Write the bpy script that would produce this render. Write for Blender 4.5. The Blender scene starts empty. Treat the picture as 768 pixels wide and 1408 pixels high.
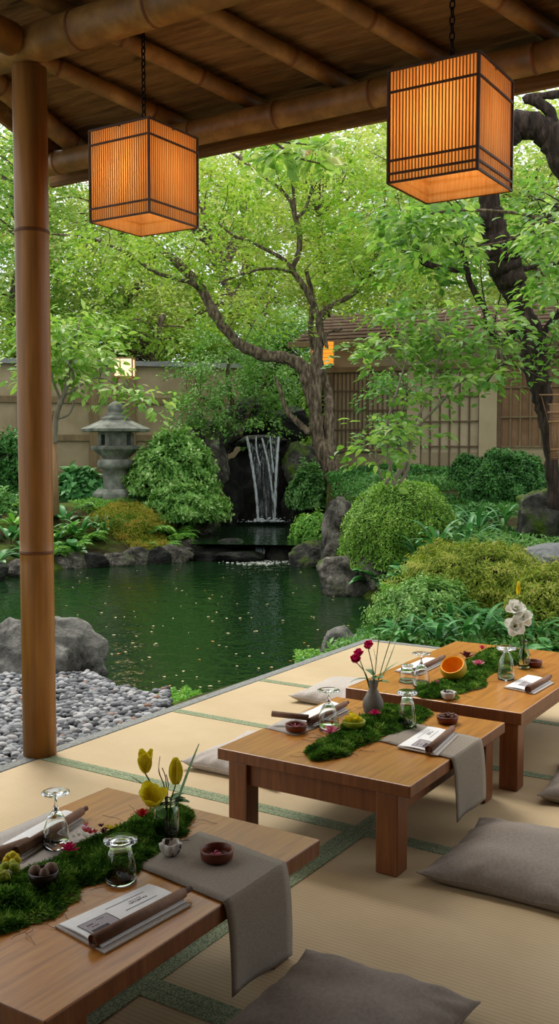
import bpy, bmesh, math, random
import numpy as np
from mathutils import Vector, Matrix, noise as mn
S = bpy.context.scene
COL = S.collection
PI = math.pi
rng = np.random.default_rng(7)
random.seed(7)

# ------------------------------------------------------------------ camera geometry
FPX = 1350.0; EYE = 1.5; TILT = math.atan(84 / FPX); HEAD = math.radians(32.5)
F3 = np.array([math.cos(HEAD), math.sin(HEAD), 0.0])
R3 = np.array([math.sin(HEAD), -math.cos(HEAD), 0.0])
Z3 = np.array([0, 0, 1.0])
FC = math.cos(TILT) * F3 - math.sin(TILT) * Z3
UC = math.sin(TILT) * F3 + math.cos(TILT) * Z3
EYEP = np.array([0, 0, EYE])
def ray(px, py): return FC + (px - 384) / FPX * R3 + (704 - py) / FPX * UC
def at(px, py, z=0.0):                 # the point of the level z seen at a place of the photograph
    r = ray(px, py); return EYEP + r * ((z - EYE) / r[2])
def far(px, py, d):                    # the point d metres ahead
    r = ray(px, py); return EYEP + r * (d / (r @ F3))
def AD(a, d, z=0.0): return a * R3 + d * F3 + z * Z3
def toad(p): return float(np.dot(p, R3)), float(np.dot(p, F3))

# ------------------------------------------------------------------ materials
def lin(h):
    h = h.lstrip('#'); o = []
    for i in (0, 2, 4):
        c = int(h[i:i + 2], 16) / 255; o.append(c / 12.92 if c <= .04045 else ((c + .055) / 1.055) ** 2.4)
    return (*o, 1)
class N:
    def __init__(s, name):
        s.m = bpy.data.materials.new(name); s.m.use_nodes = True; s.t = s.m.node_tree; s.t.nodes.clear()
        s.out = s.n('ShaderNodeOutputMaterial')
    def n(s, typ, **kw):
        nd = s.t.nodes.new(typ)
        for k, v in kw.items():
            if k in nd.inputs.keys() if isinstance(k, str) else False: nd.inputs[k].default_value = v
            else: setattr(nd, k, v)
        return nd
    def l(s, a, b): s.t.links.new(a, b)
    def val(s, nd, **kw):
        for k, v in kw.items(): nd.inputs[k.replace('_', ' ')].default_value = v
        return nd
    def coords(s, scale=(1, 1, 1), rot=(0, 0, 0), kind='Object'):
        tc = s.n('ShaderNodeTexCoord'); mp = s.n('ShaderNodeMapping')
        mp.inputs['Scale'].default_value = scale; mp.inputs['Rotation'].default_value = rot
        s.l(tc.outputs[kind], mp.inputs['Vector']); return mp.outputs['Vector']
    def noise(s, vec, scale, detail=4, rough=.6, dist=0):
        nd = s.n('ShaderNodeTexNoise'); nd.inputs['Scale'].default_value = scale; nd.inputs['Detail'].default_value = detail
        nd.inputs['Roughness'].default_value = rough; nd.inputs['Distortion'].default_value = dist
        s.l(vec, nd.inputs['Vector']); return nd.outputs['Fac']
    def ramp(s, fac, stops):
        nd = s.n('ShaderNodeValToRGB'); e = nd.color_ramp.elements
        while len(e) < len(stops): e.new(.5)
        for i, (p, c) in enumerate(stops): e[i].position = p; e[i].color = lin(c) if isinstance(c, str) else c
        s.l(fac, nd.inputs['Fac']); return nd.outputs['Color']
    def mix(s, fac, a, b, typ='MIX'):
        nd = s.n('ShaderNodeMix', data_type='RGBA', blend_type=typ)
        for sk, v in ((nd.inputs[0], fac), (nd.inputs[6], a), (nd.inputs[7], b)):
            if hasattr(v, 'links') or hasattr(v, 'is_linked'): s.l(v, sk)
            else: sk.default_value = lin(v) if isinstance(v, str) else v
        return nd.outputs[2]
    def math(s, op, a, b=0.0, c=0.0):
        nd = s.n('ShaderNodeMath', operation=op)
        for i, v in enumerate((a, b, c)):
            if hasattr(v, 'is_linked'): s.l(v, nd.inputs[i])
            else: nd.inputs[i].default_value = v
        return nd.outputs[0]
    def bump(s, h, strength=.3, dist=.01):
        nd = s.n('ShaderNodeBump'); nd.inputs['Strength'].default_value = strength; nd.inputs['Distance'].default_value = dist
        s.l(h, nd.inputs['Height']); return nd.outputs['Normal']
    def bsdf(s, color, rough=.6, normal=None, spec=.5, **kw):
        b = s.n('ShaderNodeBsdfPrincipled')
        if hasattr(color, 'is_linked'): s.l(color, b.inputs['Base Color'])
        else: b.inputs['Base Color'].default_value = lin(color)
        if hasattr(rough, 'is_linked'): s.l(rough, b.inputs['Roughness'])
        else: b.inputs['Roughness'].default_value = rough
        b.inputs['Specular IOR Level'].default_value = spec
        if normal is not None: s.l(normal, b.inputs['Normal'])
        for k, v in kw.items(): b.inputs[k.replace('_', ' ')].default_value = v
        return b.outputs[0]
    def done(s, sh): s.l(sh, s.out.inputs['Surface']); return s.m

def speckled(name, c1, c2, scale=8, rough=.7, bump=.3, stretch=(1, 1, 1), dist=.01, spec=.4, detail=6, lo=.3, hi=.7, c3=None, rot=(0, 0, 0), **kw):
    k = N(name); v = k.coords(stretch, rot); f = k.noise(v, scale, detail)
    col = k.ramp(f, [(lo, c1), (hi, c2)] if c3 is None else [(lo, c1), ((lo + hi) / 2, c3), (hi, c2)])
    return k.done(k.bsdf(col, rough, k.bump(f, bump, dist) if bump else None, spec, **kw))

def leafmat(name, stops, rough=.45, trans=.45, spec=.35):
    k = N(name); a = k.n('ShaderNodeAttribute'); a.attribute_name = 'rnd'
    oi = k.n('ShaderNodeObjectInfo')
    f = k.math('ADD', a.outputs['Fac'], k.math('MULTIPLY', k.math('SUBTRACT', oi.outputs['Random'], .5), .12))
    col = k.ramp(f, stops)
    b = k.bsdf(col, rough, None, spec)
    t = k.n('ShaderNodeBsdfTranslucent')
    tc = k.mix(1.0, col, (1.0, 1.0, .72, 1), 'MULTIPLY'); k.l(tc, t.inputs['Color'])
    m = k.n('ShaderNodeMixShader'); m.inputs[0].default_value = trans; k.l(b, m.inputs[1]); k.l(t.outputs[0], m.inputs[2])
    return k.done(m.outputs[0])

M = {}
def woodmat(name, c1, c2, c3, axis=0, scale=3.0, rough=.35, coat=0.0, bump=.06):
    k = N(name); st = [14, 14, 14]; st[axis] = 1.2
    v = k.coords(tuple(st)); f = k.noise(v, scale, 7, .62, .6)
    v2 = k.coords((1, 1, 1)); g = k.noise(v2, 1.7, 3)
    col = k.ramp(f, [(.25, c1), (.5, c2), (.75, c3)])
    col = k.mix(k.math('MULTIPLY', g, .35), col, c1)
    return k.done(k.bsdf(col, rough, k.bump(f, bump, .004), .5, Coat_Weight=coat, Coat_Roughness=.25))
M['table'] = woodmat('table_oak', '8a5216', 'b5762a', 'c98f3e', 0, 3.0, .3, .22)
M['table_shaded'] = woodmat('table_oak_shaded', '5a2f12', '7c461c', '925a2a', 2, 2.5, .45)  # same oak, with the shade on sides and legs put into the colour
M['bamboo'] = speckled('bamboo_culm', '7c5020', 'b07a3c', 2.2, .45, .05, (9, 9, .6), .004, .4, c3='96662e')
M['bamboo_h'] = speckled('bamboo_beam_skin', '6f5026', 'ac8246', 2.6, .5, .12, (3, 3, 3), .004, .4, c3='8a622f')
M['bamboo_ring'] = speckled('bamboo_node', '5a3310', '7d4a1c', 12, .55, .2)
M['thatch'] = None
k = N('cedar_bark_ceiling')
v = k.coords((9, .8, 9)); f = k.noise(v, 3, 8, .7, .4); g = k.noise(k.coords((1, 1, 1)), 1.6, 3)
v3 = k.coords((2.2, .35, 1)); c = k.noise(v3, 4, 2, .5, .3)
crack = k.ramp(c, [(.33, '2d1a0a'), (.37, 'ffffff')])
col = k.ramp(f, [(.28, '523a1d'), (.5, '82623a'), (.74, 'a98452')]); col = k.mix(k.math('MULTIPLY', g, .4), col, '5a3c1c')
col = k.mix(.6, col, k.mix(1.0, col, crack, 'MULTIPLY'))
M['thatch'] = k.done(k.bsdf(col, .8, k.bump(f, .5, .01), .2))

# tatami: fine rush ribs crossing the mat with weft lines
k = N('tatami_rush'); tc = k.n('ShaderNodeTexCoord'); sp = k.n('ShaderNodeSeparateXYZ'); k.l(tc.outputs['Object'], sp.inputs[0])
def tri(x, per): return k.math('ABSOLUTE', k.math('SUBTRACT', k.math('FRACT', k.math('DIVIDE', x, per)), .5))
ribx = tri(sp.outputs['X'], .017); riby = tri(sp.outputs['Y'], .006)
rib = k.math('ADD', k.math('MULTIPLY', k.math('LESS_THAN', ribx, .1), .8), k.math('MULTIPLY', riby, .5))
n1 = k.noise(tc.outputs['Object'], 1.3, 4); n2 = k.noise(k.coords((60, 4, 1)), 3, 3)
col = k.ramp(n1, [(.3, 'b19b74'), (.7, 'cab592')]); col = k.mix(k.math('MULTIPLY', n2, .35), col, 'aa9064')
col = k.mix(k.math('MULTIPLY', rib, .33), col, '6d5230')
M['tatami'] = k.done(k.bsdf(col, .62, k.bump(rib, -.35, .002), .3))
k = N('tatami_green_border'); v = k.coords((1, 1, 1)); w = k.n('ShaderNodeTexVoronoi'); w.inputs['Scale'].default_value = 160; k.l(v, w.inputs['Vector'])
col = k.ramp(w.outputs['Distance'], [(.2, '47573c'), (.6, '8e9878')])
M['border'] = k.done(k.bsdf(col, .8, k.bump(w.outputs['Distance'], .3, .002), .2))
M['stone_curb'] = speckled('grey_stone_curb', '5d5f5c', '8b8d88', 60, .8, .2)
M['linen'] = speckled('greige_linen', '857c70', '9a9083', 160, .9, .35, (1, 1, 1), .001, .15)
M['linen_light'] = speckled('pale_linen', 'a8a19a', 'bdb6ae', 160, .9, .35, (1, 1, 1), .001, .15)
M['cushion'] = speckled('taupe_cotton', '82786e', '938980', 90, .92, .25, (1, 1, 1), .001, .1)
M['cushion_pale'] = speckled('pale_cotton', 'a9a098', 'bdb5ac', 90, .92, .25, (1, 1, 1), .001, .1)
M['paper'] = speckled('menu_paper', 'e6e5e3', 'f2f1ef', 40, .8, .02)
M['ink'] = speckled('printed_ink', '3c3638', '544c4e', 60, .8, 0)
M['ink_soft'] = speckled('pale_print', '8a8084', 'b9b2b4', 300, .8, 0)
M['roll'] = speckled('brown_felt_roll', '6a4a35', '84614a', 30, .7, .2, (1, 1, 1), .002)
M['roll_dark'] = speckled('roll_end', '4a2f22', '6a4533', 60, .7, .2)
M['iron'] = speckled('black_iron', '15100d', '2a211b', 30, .45, .2, Metallic=.8)
M['terracotta'] = speckled('red_brown_clay', '5b2a18', '7a3d25', 20, .38, .1, (1, 1, 1), .003)
M['dark_clay'] = speckled('dark_glazed_clay', '1d1512', '3a2a24', 20, .3, .1)
M['white_glaze'] = speckled('white_brown_glaze', 'cfc8bf', '3a2a24', 25, .35, .05, lo=.52, hi=.56)
M['vase_grey'] = speckled('grey_brown_stoneware', '6e675d', '8b8275', 18, .5, .15, (1, 1, 1), .003)
M['slat'] = speckled('lantern_bamboo_slat', '8a5a20', 'b07c32', 12, .6, .1, (1, 1, .1))
M['lantern_frame'] = speckled('lantern_dark_wood', '3a1f0c', '55300f', 14, .6, .1)
M['shishi'] = speckled('old_grey_stone', '565850', '9a9c90', 5, .9, .6, (1, 1, 1), .03, .2, c3='787a70')
M['plaster'] = speckled('ochre_plaster', '8b7c60', 'a59679', 2.2, .92, .25, (1, 1, 1), .02, .15)
M['plaster_r'] = speckled('grey_brown_plaster', 'a29272', 'b6a686', 1.5, .92, .1, (1, 1, 1), .01, .15)
M['panel'] = speckled('pale_screen_panel', 'a8987a', 'b9a88a', 3, .9, .05)
M['panel_brown'] = speckled('brown_screen_panel', '6f5238', '8a6a4c', 3, .85, .05)
M['batten'] = speckled('weathered_batten', '64533b', '85724f', 10, .8, .2, (1, 1, .2))
M['lattice'] = speckled('dark_lattice_wood', '54412e', '6f5942', 14, .8, .1)
M['coping'] = speckled('grey_wall_coping', '6f7170', '8f918f', 4, .8, .2)
M['shingle'] = speckled('weathered_shingle', '6a5648', '9a8472', 6, .9, .6, (1, 1, 6), .03)
M['stake'] = speckled('pale_stake', '8c6a4a', 'b08a64', 8, .75, .2, (4, 4, .5))
M['rope'] = speckled('straw_rope', '8a6f4a', 'a88c62', 40, .9, .5)
M['soil'] = None
k = N('mossy_soil'); v = k.coords(); f = k.noise(v, 2.2, 7, .65); g = k.noise(v, 30, 4)
col = k.ramp(f, [(.35, '2a2116'), (.47, '3c3a1a'), (.58, '4f6423'), (.72, '6b7d2c')]); col = k.mix(k.math('MULTIPLY', g, .5), col, '2c2a18')
M['soil'] = k.done(k.bsdf(col, .95, k.bump(g, .7, .03), .1))
def rockmat(name, c1, c2, c3, moss, mlo=.56, mhi=.66):
    k = N(name); v = k.coords(); f = k.noise(v, 3.2, 9, .7, .4); g = k.noise(v, 22, 5); m = k.noise(v, 1.9, 4)
    col = k.ramp(f, [(.38, c1), (.5, c2), (.62, c3)])
    geo = k.n('ShaderNodeNewGeometry'); sp = k.n('ShaderNodeSeparateXYZ'); k.l(geo.outputs['Normal'], sp.inputs[0])
    mk = k.ramp(k.math('ADD', m, k.math('MULTIPLY', sp.outputs['Z'], .1)), [(mlo, (0, 0, 0, 1)), (mhi, (1, 1, 1, 1))])
    col = k.mix(mk, col, moss)
    h = k.math('ADD', k.math('MULTIPLY', f, 1.0), k.math('MULTIPLY', g, .35))
    return k.done(k.bsdf(col, .85, k.bump(h, 1.0, .12), .3))
M['rock'] = rockmat('granite_rock', '2a2824', '5c584e', '979184', '4a5a26', .6, .7)
M['rock_moss'] = rockmat('mossy_rock', '2f2e2a', '53514a', '77736a', '556b22', .5, .6)
M['rock_dark'] = rockmat('wet_dark_rock', '11120f', '23231f', '3a3a34', '2c3c14', .58, .7)
M['rock_flat'] = speckled('grey_flat_stone', '65676a', '8f9090', 12, .85, .35, (1, 1, 1), .02, .3)
M['boulder'] = rockmat('pale_boulder', '55544f', '85837b', 'a5a39a', '4a4d36', .62, .72)
k = N('river_pebble'); oi = k.n('ShaderNodeObjectInfo'); a = k.n('ShaderNodeAttribute'); a.attribute_name = 'rnd'
f = k.math('FRACT', k.math('ADD', oi.outputs['Random'], a.outputs['Fac']))
col = k.ramp(f, [(0, '2c2d30'), (.3, '5a5c5f'), (.62, '85878a'), (.9, 'b3b3b2'), (.975, 'a9a6a2'), (.985, '8a6048'), (1, '8a6a56')])
nz = k.noise(k.coords(), 40, 4); col = k.mix(k.math('MULTIPLY', nz, .3), col, '55565a')
M['pebble'] = k.done(k.bsdf(col, .7, k.bump(nz, .2, .003), .4))
M['bark'] = speckled('grey_brown_bark', '40372c', '8a7b66', 5, .9, 1.0, (4, 4, 1.2), .04, .2, c3='625545', lo=.36, hi=.64)
M['bark_dark'] = speckled('furrowed_dark_bark', '211a15', '5a4c42', 3.0, .9, 1.0, (7, 7, .8), .05, .25, c3='362c25')
M['bark_pale'] = speckled('pale_grey_bark', '6a6252', '958c7a', 4, .9, .5, (3, 3, .8), .02, .2)
M['leaf_maple'] = leafmat('maple_leaf', [(0, '5a8a26'), (.35, '86b23a'), (.7, 'aecb52'), (1, 'd0dc84')])
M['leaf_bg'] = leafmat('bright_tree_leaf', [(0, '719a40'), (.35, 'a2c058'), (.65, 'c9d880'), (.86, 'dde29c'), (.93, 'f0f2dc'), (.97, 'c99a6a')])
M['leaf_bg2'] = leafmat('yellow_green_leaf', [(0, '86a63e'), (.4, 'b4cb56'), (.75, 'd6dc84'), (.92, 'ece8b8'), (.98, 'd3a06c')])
M['leaf_dogwood'] = leafmat('broad_green_leaf', [(0, '4b8030'), (.5, '78a646'), (.85, 'a2c666'), (1, 'ccde98')], .42, .5)
M['leaf_left'] = leafmat('pale_left_leaf', [(0, '5e9236'), (.5, '90bc4e'), (.8, 'bcd67c'), (.95, 'e0e4b4'), (1, 'e0b090')])
M['leaf_shrub'] = leafmat('layered_shrub_leaf', [(0, '447a30'), (.5, '6ba044'), (.85, '94c062'), (1, 'b8d88c')], .5, .3)
M['leaf_azalea'] = leafmat('azalea_leaf', [(0, '4e7c24'), (.5, '7cab38'), (1, 'a9cc58')], .5, .25)
M['leaf_azalea_dark'] = leafmat('dark_azalea_leaf', [(0, '20491c'), (.5, '38702c'), (1, '5a9640')], .5, .22)
M['leaf_cypress'] = leafmat('yellow_cypress_leaf', [(0, '5f7c24'), (.4, '8ca632'), (.75, 'b4bf4a'), (.95, 'cfc46a'), (1, 'c09a66')], .55, .3)
M['leaf_broad'] = leafmat('glossy_broad_leaf', [(0, '2c6230'), (.5, '478845'), (1, '74ae68')], .45, .25, .3)
M['leaf_fern'] = leafmat('fern_green', [(0, '4f9030'), (.5, '76b444'), (1, 'a4d062')], .5, .35)
M['leaf_small'] = leafmat('ground_leaf', [(0, '2f5f28'), (.5, '528c3e'), (1, '8cba6c')], .45, .3)
M['moss_gold'] = leafmat('golden_moss', [(0, '6a7c26'), (.45, '98a038'), (.78, 'b8a44a'), (1, 'b88046')], .8, .3, .1)
M['moss_green'] = leafmat('table_moss', [(0, '29481a'), (.4, '426e22'), (.75, '6a9a38'), (1, '9ab45a')], .7, .35, .1)
M['moss_base'] = speckled('moss_mat_base', '2c4812', '4c7420', 60, .95, .8, (1, 1, 1), .008, .05)
M['stem'] = speckled('green_stem', '3f6324', '64882f', 20, .5, .05)
M['stem_red'] = speckled('bare_red_twig', '4a2c22', '6d4634', 20, .6, .1)
def petalmat(name, c1, c2, trans=.25):
    k = N(name); f = k.noise(k.coords(), 30, 3); col = k.ramp(f, [(.35, c1), (.65, c2)])
    b = k.bsdf(col, .55, None, .3); t = k.n('ShaderNodeBsdfTranslucent'); k.l(col, t.inputs['Color'])
    m = k.n('ShaderNodeMixShader'); m.inputs[0].default_value = trans; k.l(b, m.inputs[1]); k.l(t.outputs[0], m.inputs[2]); return k.done(m.outputs[0])
M['p_yellow'] = petalmat('yellow_petal', 'e0cc14', 'f4e648', .4)
M['p_magenta'] = petalmat('magenta_petal', 'b81450', 'e02a70', .35)
M['p_pink'] = petalmat('pink_petal', 'c23a68', 'e6a0b0')
M['p_red'] = petalmat('red_petal', 'a8141c', 'd0382a')
M['p_white'] = petalmat('white_petal', 'efeee4', 'fafaf2', .35)
M['p_dark'] = petalmat('dark_maroon_petal', '3c1018', '6a1c2c')
M['p_lime'] = petalmat('lime_petal', '96a428', 'b6bc3a')
M['p_cream'] = petalmat('fallen_petal', 'cfc28c', 'e8dca8')
M['p_orange'] = petalmat('orange_leaf', 'b8742a', 'd6983c')
M['mushroom'] = speckled('brown_mushroom', '5a4234', '8a6c56', 14, .6, .1)
M['gourd_skin'] = speckled('gourd_skin', 'c9981c', 'b0a828', 6, .45, .1)
M['gourd_flesh'] = speckled('gourd_flesh', 'f29a10', 'ffb81e', 10, .55, .1)
k = N('clear_glass'); b = k.n('ShaderNodeBsdfPrincipled')
for a_, v_ in (('Base Color', (.97, 1, .98, 1)), ('Roughness', .02), ('IOR', 1.47), ('Transmission Weight', 1.0)): b.inputs[a_].default_value = v_
M['glass'] = k.done(b.outputs[0])
k = N('green_glass'); b = k.n('ShaderNodeBsdfPrincipled')
for a_, v_ in (('Base Color', (.72, .86, .70, 1)), ('Roughness', .03), ('IOR', 1.45), ('Transmission Weight', 1.0)): b.inputs[a_].default_value = v_
M['glass_green'] = k.done(b.outputs[0])
# lantern paper: lets the bulb's light through
k = N('amber_lantern_paper'); f = k.noise(k.coords((30, 30, 2)), 4, 4); col = k.ramp(f, [(.3, 'e8a458'), (.7, 'f6c988')])
d_ = k.n('ShaderNodeBsdfDiffuse'); t_ = k.n('ShaderNodeBsdfTranslucent'); k.l(col, d_.inputs['Color']); k.l(col, t_.inputs['Color'])
m_ = k.n('ShaderNodeMixShader'); m_.inputs[0].default_value = .55; k.l(d_.outputs[0], m_.inputs[1]); k.l(t_.outputs[0], m_.inputs[2])
M['lpaper'] = k.done(m_.outputs[0])
def glow(name, color, strength):
    k = N(name); e = k.n('ShaderNodeEmission'); e.inputs['Color'].default_value = lin(color); e.inputs['Strength'].default_value = strength
    return k.done(e.outputs[0])
M['bulb'] = glow('warm_bulb', 'ffb060', 9.0)
M['lamp_white'] = glow('lit_cream_paper', 'ffd9a8', 1.5)
M['lamp_orange'] = glow('lit_orange_paper', 'f0922e', 1.1)
# pond water: murky green dielectric with ripples
k = N('pond_water'); v = k.coords(); r1 = k.noise(v, 3.2, 3, .55); r2 = k.noise(v, 11, 2, .5); r3 = k.noise(k.coords((1,1,1)), .8, 2)
h = k.math('ADD', k.math('MULTIPLY', r1, 1.0), k.math('MULTIPLY', r2, .35))
b = k.bsdf('122a12', .03, k.bump(h, .32, .05), .5, IOR=1.33)
M['water'] = k.done(b)
k = N('falling_water'); v = k.coords((16, 16, .9)); f = k.noise(v, 3, 4, .6)
fr = k.ramp(f, [(.5, (.02, .02, .02, 1)), (.68, (.45, .45, .45, 1))])
d_ = k.n('ShaderNodeBsdfPrincipled'); d_.inputs['Base Color'].default_value = (.85, .9, .93, 1); d_.inputs['Roughness'].default_value = .25
t_ = k.n('ShaderNodeBsdfTransparent'); m_ = k.n('ShaderNodeMixShader'); k.l(fr, m_.inputs[0]); k.l(t_.outputs[0], m_.inputs[1]); k.l(d_.outputs[0], m_.inputs[2])
M['fall'] = k.done(m_.outputs[0])
k = N('white_stream'); v = k.coords((26, 26, 2)); f = k.noise(v, 3, 4, .6)
fr = k.ramp(f, [(.36, (.15, .15, .15, 1)), (.6, (.75, .75, .75, 1))])
d_ = k.n('ShaderNodeBsdfDiffuse'); d_.inputs['Color'].default_value = (.85, .9, .93, 1)
t_ = k.n('ShaderNodeBsdfTransparent'); m_ = k.n('ShaderNodeMixShader'); k.l(fr, m_.inputs[0]); k.l(t_.outputs[0], m_.inputs[1]); k.l(d_.outputs[0], m_.inputs[2])
M['stream'] = k.done(m_.outputs[0])

# ------------------------------------------------------------------ mesh helpers
WL = {}
def tag(o, label=None, cat=None, group=None, kind=None):
    if label: o['label'] = label
    if cat: o['category'] = cat
    if group: o['group'] = group
    if kind: o['kind'] = kind
    return o
def thing(name, label, cat, base, group=None, kind=None):
    o = bpy.data.objects.new(name, None); COL.objects.link(o); o.location = Vector(base); o.empty_display_size = .05
    WL[o.name] = np.array(base, float); return tag(o, label, cat, group, kind)
def adopt(o, parent, base):
    if parent is not None:
        o.parent = parent; o.location = Vector(base - WL[parent.name])
    else: o.location = Vector(base)
    COL.objects.link(o); WL[o.name] = np.array(base, float)
class MB:
    def __init__(s): s.v = []; s.f = []; s.m = []; s.cur = 0
    def add(s, vs, fs):
        b = len(s.v); s.v.extend([tuple(map(float, p)) for p in vs]); s.f.extend([tuple(i + b for i in f) for f in fs]); s.m.extend([s.cur] * len(fs))
    def box(s, lo, hi, ax=None, o=(0, 0, 0)):
        (x0, y0, z0), (x1, y1, z1) = lo, hi
        vs = [(x, y, z) for z in (z0, z1) for x, y in ((x0, y0), (x1, y0), (x1, y1), (x0, y1))]
        if ax is not None:
            o = np.array(o, float); vs = [o + p[0] * ax[0] + p[1] * ax[1] + p[2] * ax[2] for p in vs]
        s.add(vs, [(3, 2, 1, 0), (4, 5, 6, 7), (0, 1, 5, 4), (1, 2, 6, 5), (2, 3, 7, 6), (3, 0, 4, 7)])
    def tube(s, pts, rad, n=8, cap=True, sx=1.0):
        pts = [np.array(p, float) for p in pts]
        if not hasattr(rad, '__len__'): rad = [rad] * len(pts)
        up = np.array([0.12, .07, 1.0]); vs = []; prev = None
        for i, p in enumerate(pts):
            t = pts[min(i + 1, len(pts) - 1)] - pts[max(i - 1, 0)]; t = t / (np.linalg.norm(t) + 1e-9)
            if prev is None:
                a = np.cross(t, up); a = a if np.linalg.norm(a) > .05 else np.cross(t, [1, 0, 0])
            else: a = prev - t * np.dot(prev, t)
            a = a / (np.linalg.norm(a) + 1e-9); b = np.cross(t, a); prev = a
            for j in range(n):
                th = 2 * PI * j / n; vs.append(p + rad[i] * (math.cos(th) * a * sx + math.sin(th) * b))
        fs = [(i * n + j, i * n + (j + 1) % n, (i + 1) * n + (j + 1) % n, (i + 1) * n + j) for i in range(len(pts) - 1) for j in range(n)]
        if cap: fs += [tuple(range(n))[::-1], tuple((len(pts) - 1) * n + j for j in range(n))]
        s.add(vs, fs)
    def lathe(s, prof, c=(0, 0, 0), n=28, wob=None):
        c = np.array(c, float); vs = []
        for r, z in prof:
            for j in range(n):
                th = 2 * PI * j / n; q = r * (1 + (wob(th, z) if wob else 0)); vs.append(c + (q * math.cos(th), q * math.sin(th), z))
        fs = [(i * n + j, i * n + (j + 1) % n, (i + 1) * n + (j + 1) % n, (i + 1) * n + j) for i in range(len(prof) - 1) for j in range(n)]
        s.add(vs, fs)
    def prism(s, poly, z0, z1):
        n = len(poly); vs = [(x, y, z0) for x, y in poly] + [(x, y, z1) for x, y in poly]
        s.add(vs, [tuple(range(n))[::-1], tuple(range(n, 2 * n))] + [(i, (i + 1) % n, n + (i + 1) % n, n + i) for i in range(n)])
    def grid(s, P):                       # P[i][j] points
        a, b = len(P), len(P[0]); s.add([p for r in P for p in r], [(i * b + j, i * b + j + 1, (i + 1) * b + j + 1, (i + 1) * b + j) for i in range(a - 1) for j in range(b - 1)])
    def ball(s, c, r, seg=10, rings=7):
        r = np.array(r if hasattr(r, '__len__') else (r, r, r), float); c = np.array(c, float)
        P = [[c + r * (math.sin(PI * i / rings) * math.cos(2 * PI * j / seg), math.sin(PI * i / rings) * math.sin(2 * PI * j / seg), math.cos(PI * i / rings)) for j in range(seg + 1)] for i in range(rings, -1, -1)]
        s.grid(P)
    def build(s, name, mats, parent=None, base=None, smooth=False, bevel=0, merge=False, **tags):
        if not isinstance(mats, (list, tuple)): mats = [mats]
        V = np.array(s.v)
        if base is None: base = WL[parent.name] if parent is not None else np.array([(V[:, 0].min() + V[:, 0].max()) / 2, (V[:, 1].min() + V[:, 1].max()) / 2, V[:, 2].min()])
        base = np.array(base, float)
        me = bpy.data.meshes.new(name); me.from_pydata((V - base).tolist(), [], s.f)
        for m in mats: me.materials.append(m)
        if len(mats) > 1: me.polygons.foreach_set('material_index', s.m)
        if merge:
            bm = bmesh.new(); bm.from_mesh(me); bmesh.ops.remove_doubles(bm, verts=bm.verts, dist=1e-5); bmesh.ops.recalc_face_normals(bm, faces=bm.faces); bm.to_mesh(me); bm.free()
        if smooth: me.polygons.foreach_set('use_smooth', [True] * len(me.polygons))
        o = bpy.data.objects.new(name, me); adopt(o, parent, base)
        if bevel:
            b = o.modifiers.new('bevel', 'BEVEL'); b.width = bevel; b.segments = 2; b.limit_method = 'ANGLE'; b.angle_limit = .6
        return tag(o, **tags)

def np_mesh(name, V, Fc, mat, parent=None, base=None, rnd=None, smooth=False, **tags):
    V = np.asarray(V, float); Fc = np.asarray(Fc, np.int32); k_ = Fc.shape[1]
    if base is None: base = WL[parent.name] if parent is not None else np.array([V[:, 0].mean(), V[:, 1].mean(), V[:, 2].min()])
    base = np.array(base, float)
    me = bpy.data.meshes.new(name); me.vertices.add(len(V)); me.vertices.foreach_set('co', (V - base).astype(np.float32).ravel())
    me.loops.add(Fc.size); me.loops.foreach_set('vertex_index', Fc.ravel())
    me.polygons.add(len(Fc)); me.polygons.foreach_set('loop_start', np.arange(len(Fc), dtype=np.int32) * k_); me.polygons.foreach_set('loop_total', np.full(len(Fc), k_, np.int32))
    if rnd is not None:
        at_ = me.attributes.new('rnd', 'FLOAT', 'FACE'); at_.data.foreach_set('value', np.asarray(rnd, np.float32))
    me.materials.append(mat); me.update(calc_edges=True)
    if smooth: me.polygons.foreach_set('use_smooth', np.ones(len(Fc), bool))
    o = bpy.data.objects.new(name, me); adopt(o, parent, base)
    return tag(o, **tags)

# leaf templates: (x across, y along, z up)
T2 = (np.array([(0, 0, 0), (-.5, .45, .10), (0, 1, -.08), (.5, .45, .10)]), np.array([(0, 2, 1), (0, 3, 2)]))
T6 = (np.array([(0, 0, 0), (0, .5, 0), (0, 1, -.14), (-.38, .22, .07), (-.5, .55, .05), (-.26, .8, -.02), (.38, .22, .07), (.5, .55, .05), (.26, .8, -.02)]),
      np.array([(0, 1, 3), (3, 1, 4), (4, 1, 5), (5, 1, 2), (0, 6, 1), (6, 7, 1), (7, 8, 1), (8, 2, 1)]))
def unit(a): return a / (np.linalg.norm(a, axis=-1, keepdims=True) + 1e-9)
def leaves(C, D, Nn, L, W, tpl=T2, rnd=None):
    tv, tf = tpl; n = len(C); D = unit(D); Sd = unit(np.cross(D, Nn)); Nn = np.cross(Sd, D)
    L = np.broadcast_to(L, n)[:, None, None]; W = np.broadcast_to(W, n)[:, None, None]
    V = C[:, None, :] + tv[None, :, 0:1] * W * Sd[:, None, :] + tv[None, :, 1:2] * L * D[:, None, :] + tv[None, :, 2:3] * L * Nn[:, None, :]
    Fc = tf[None] + (np.arange(n) * len(tv))[:, None, None]
    r = np.repeat(rng.random(n) if rnd is None else rnd, len(tf))
    return V.reshape(-1, 3), Fc.reshape(-1, 3), r
class Leafs:
    def __init__(s): s.V = []; s.F = []; s.R = []; s.n = 0
    def add(s, v, f, r): s.V.append(v); s.F.append(f + s.n); s.R.append(r); s.n += len(v)
    def build(s, name, mat, parent=None, **kw): return np_mesh(name, np.concatenate(s.V), np.concatenate(s.F), mat, parent, rnd=np.concatenate(s.R), **kw)

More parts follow.
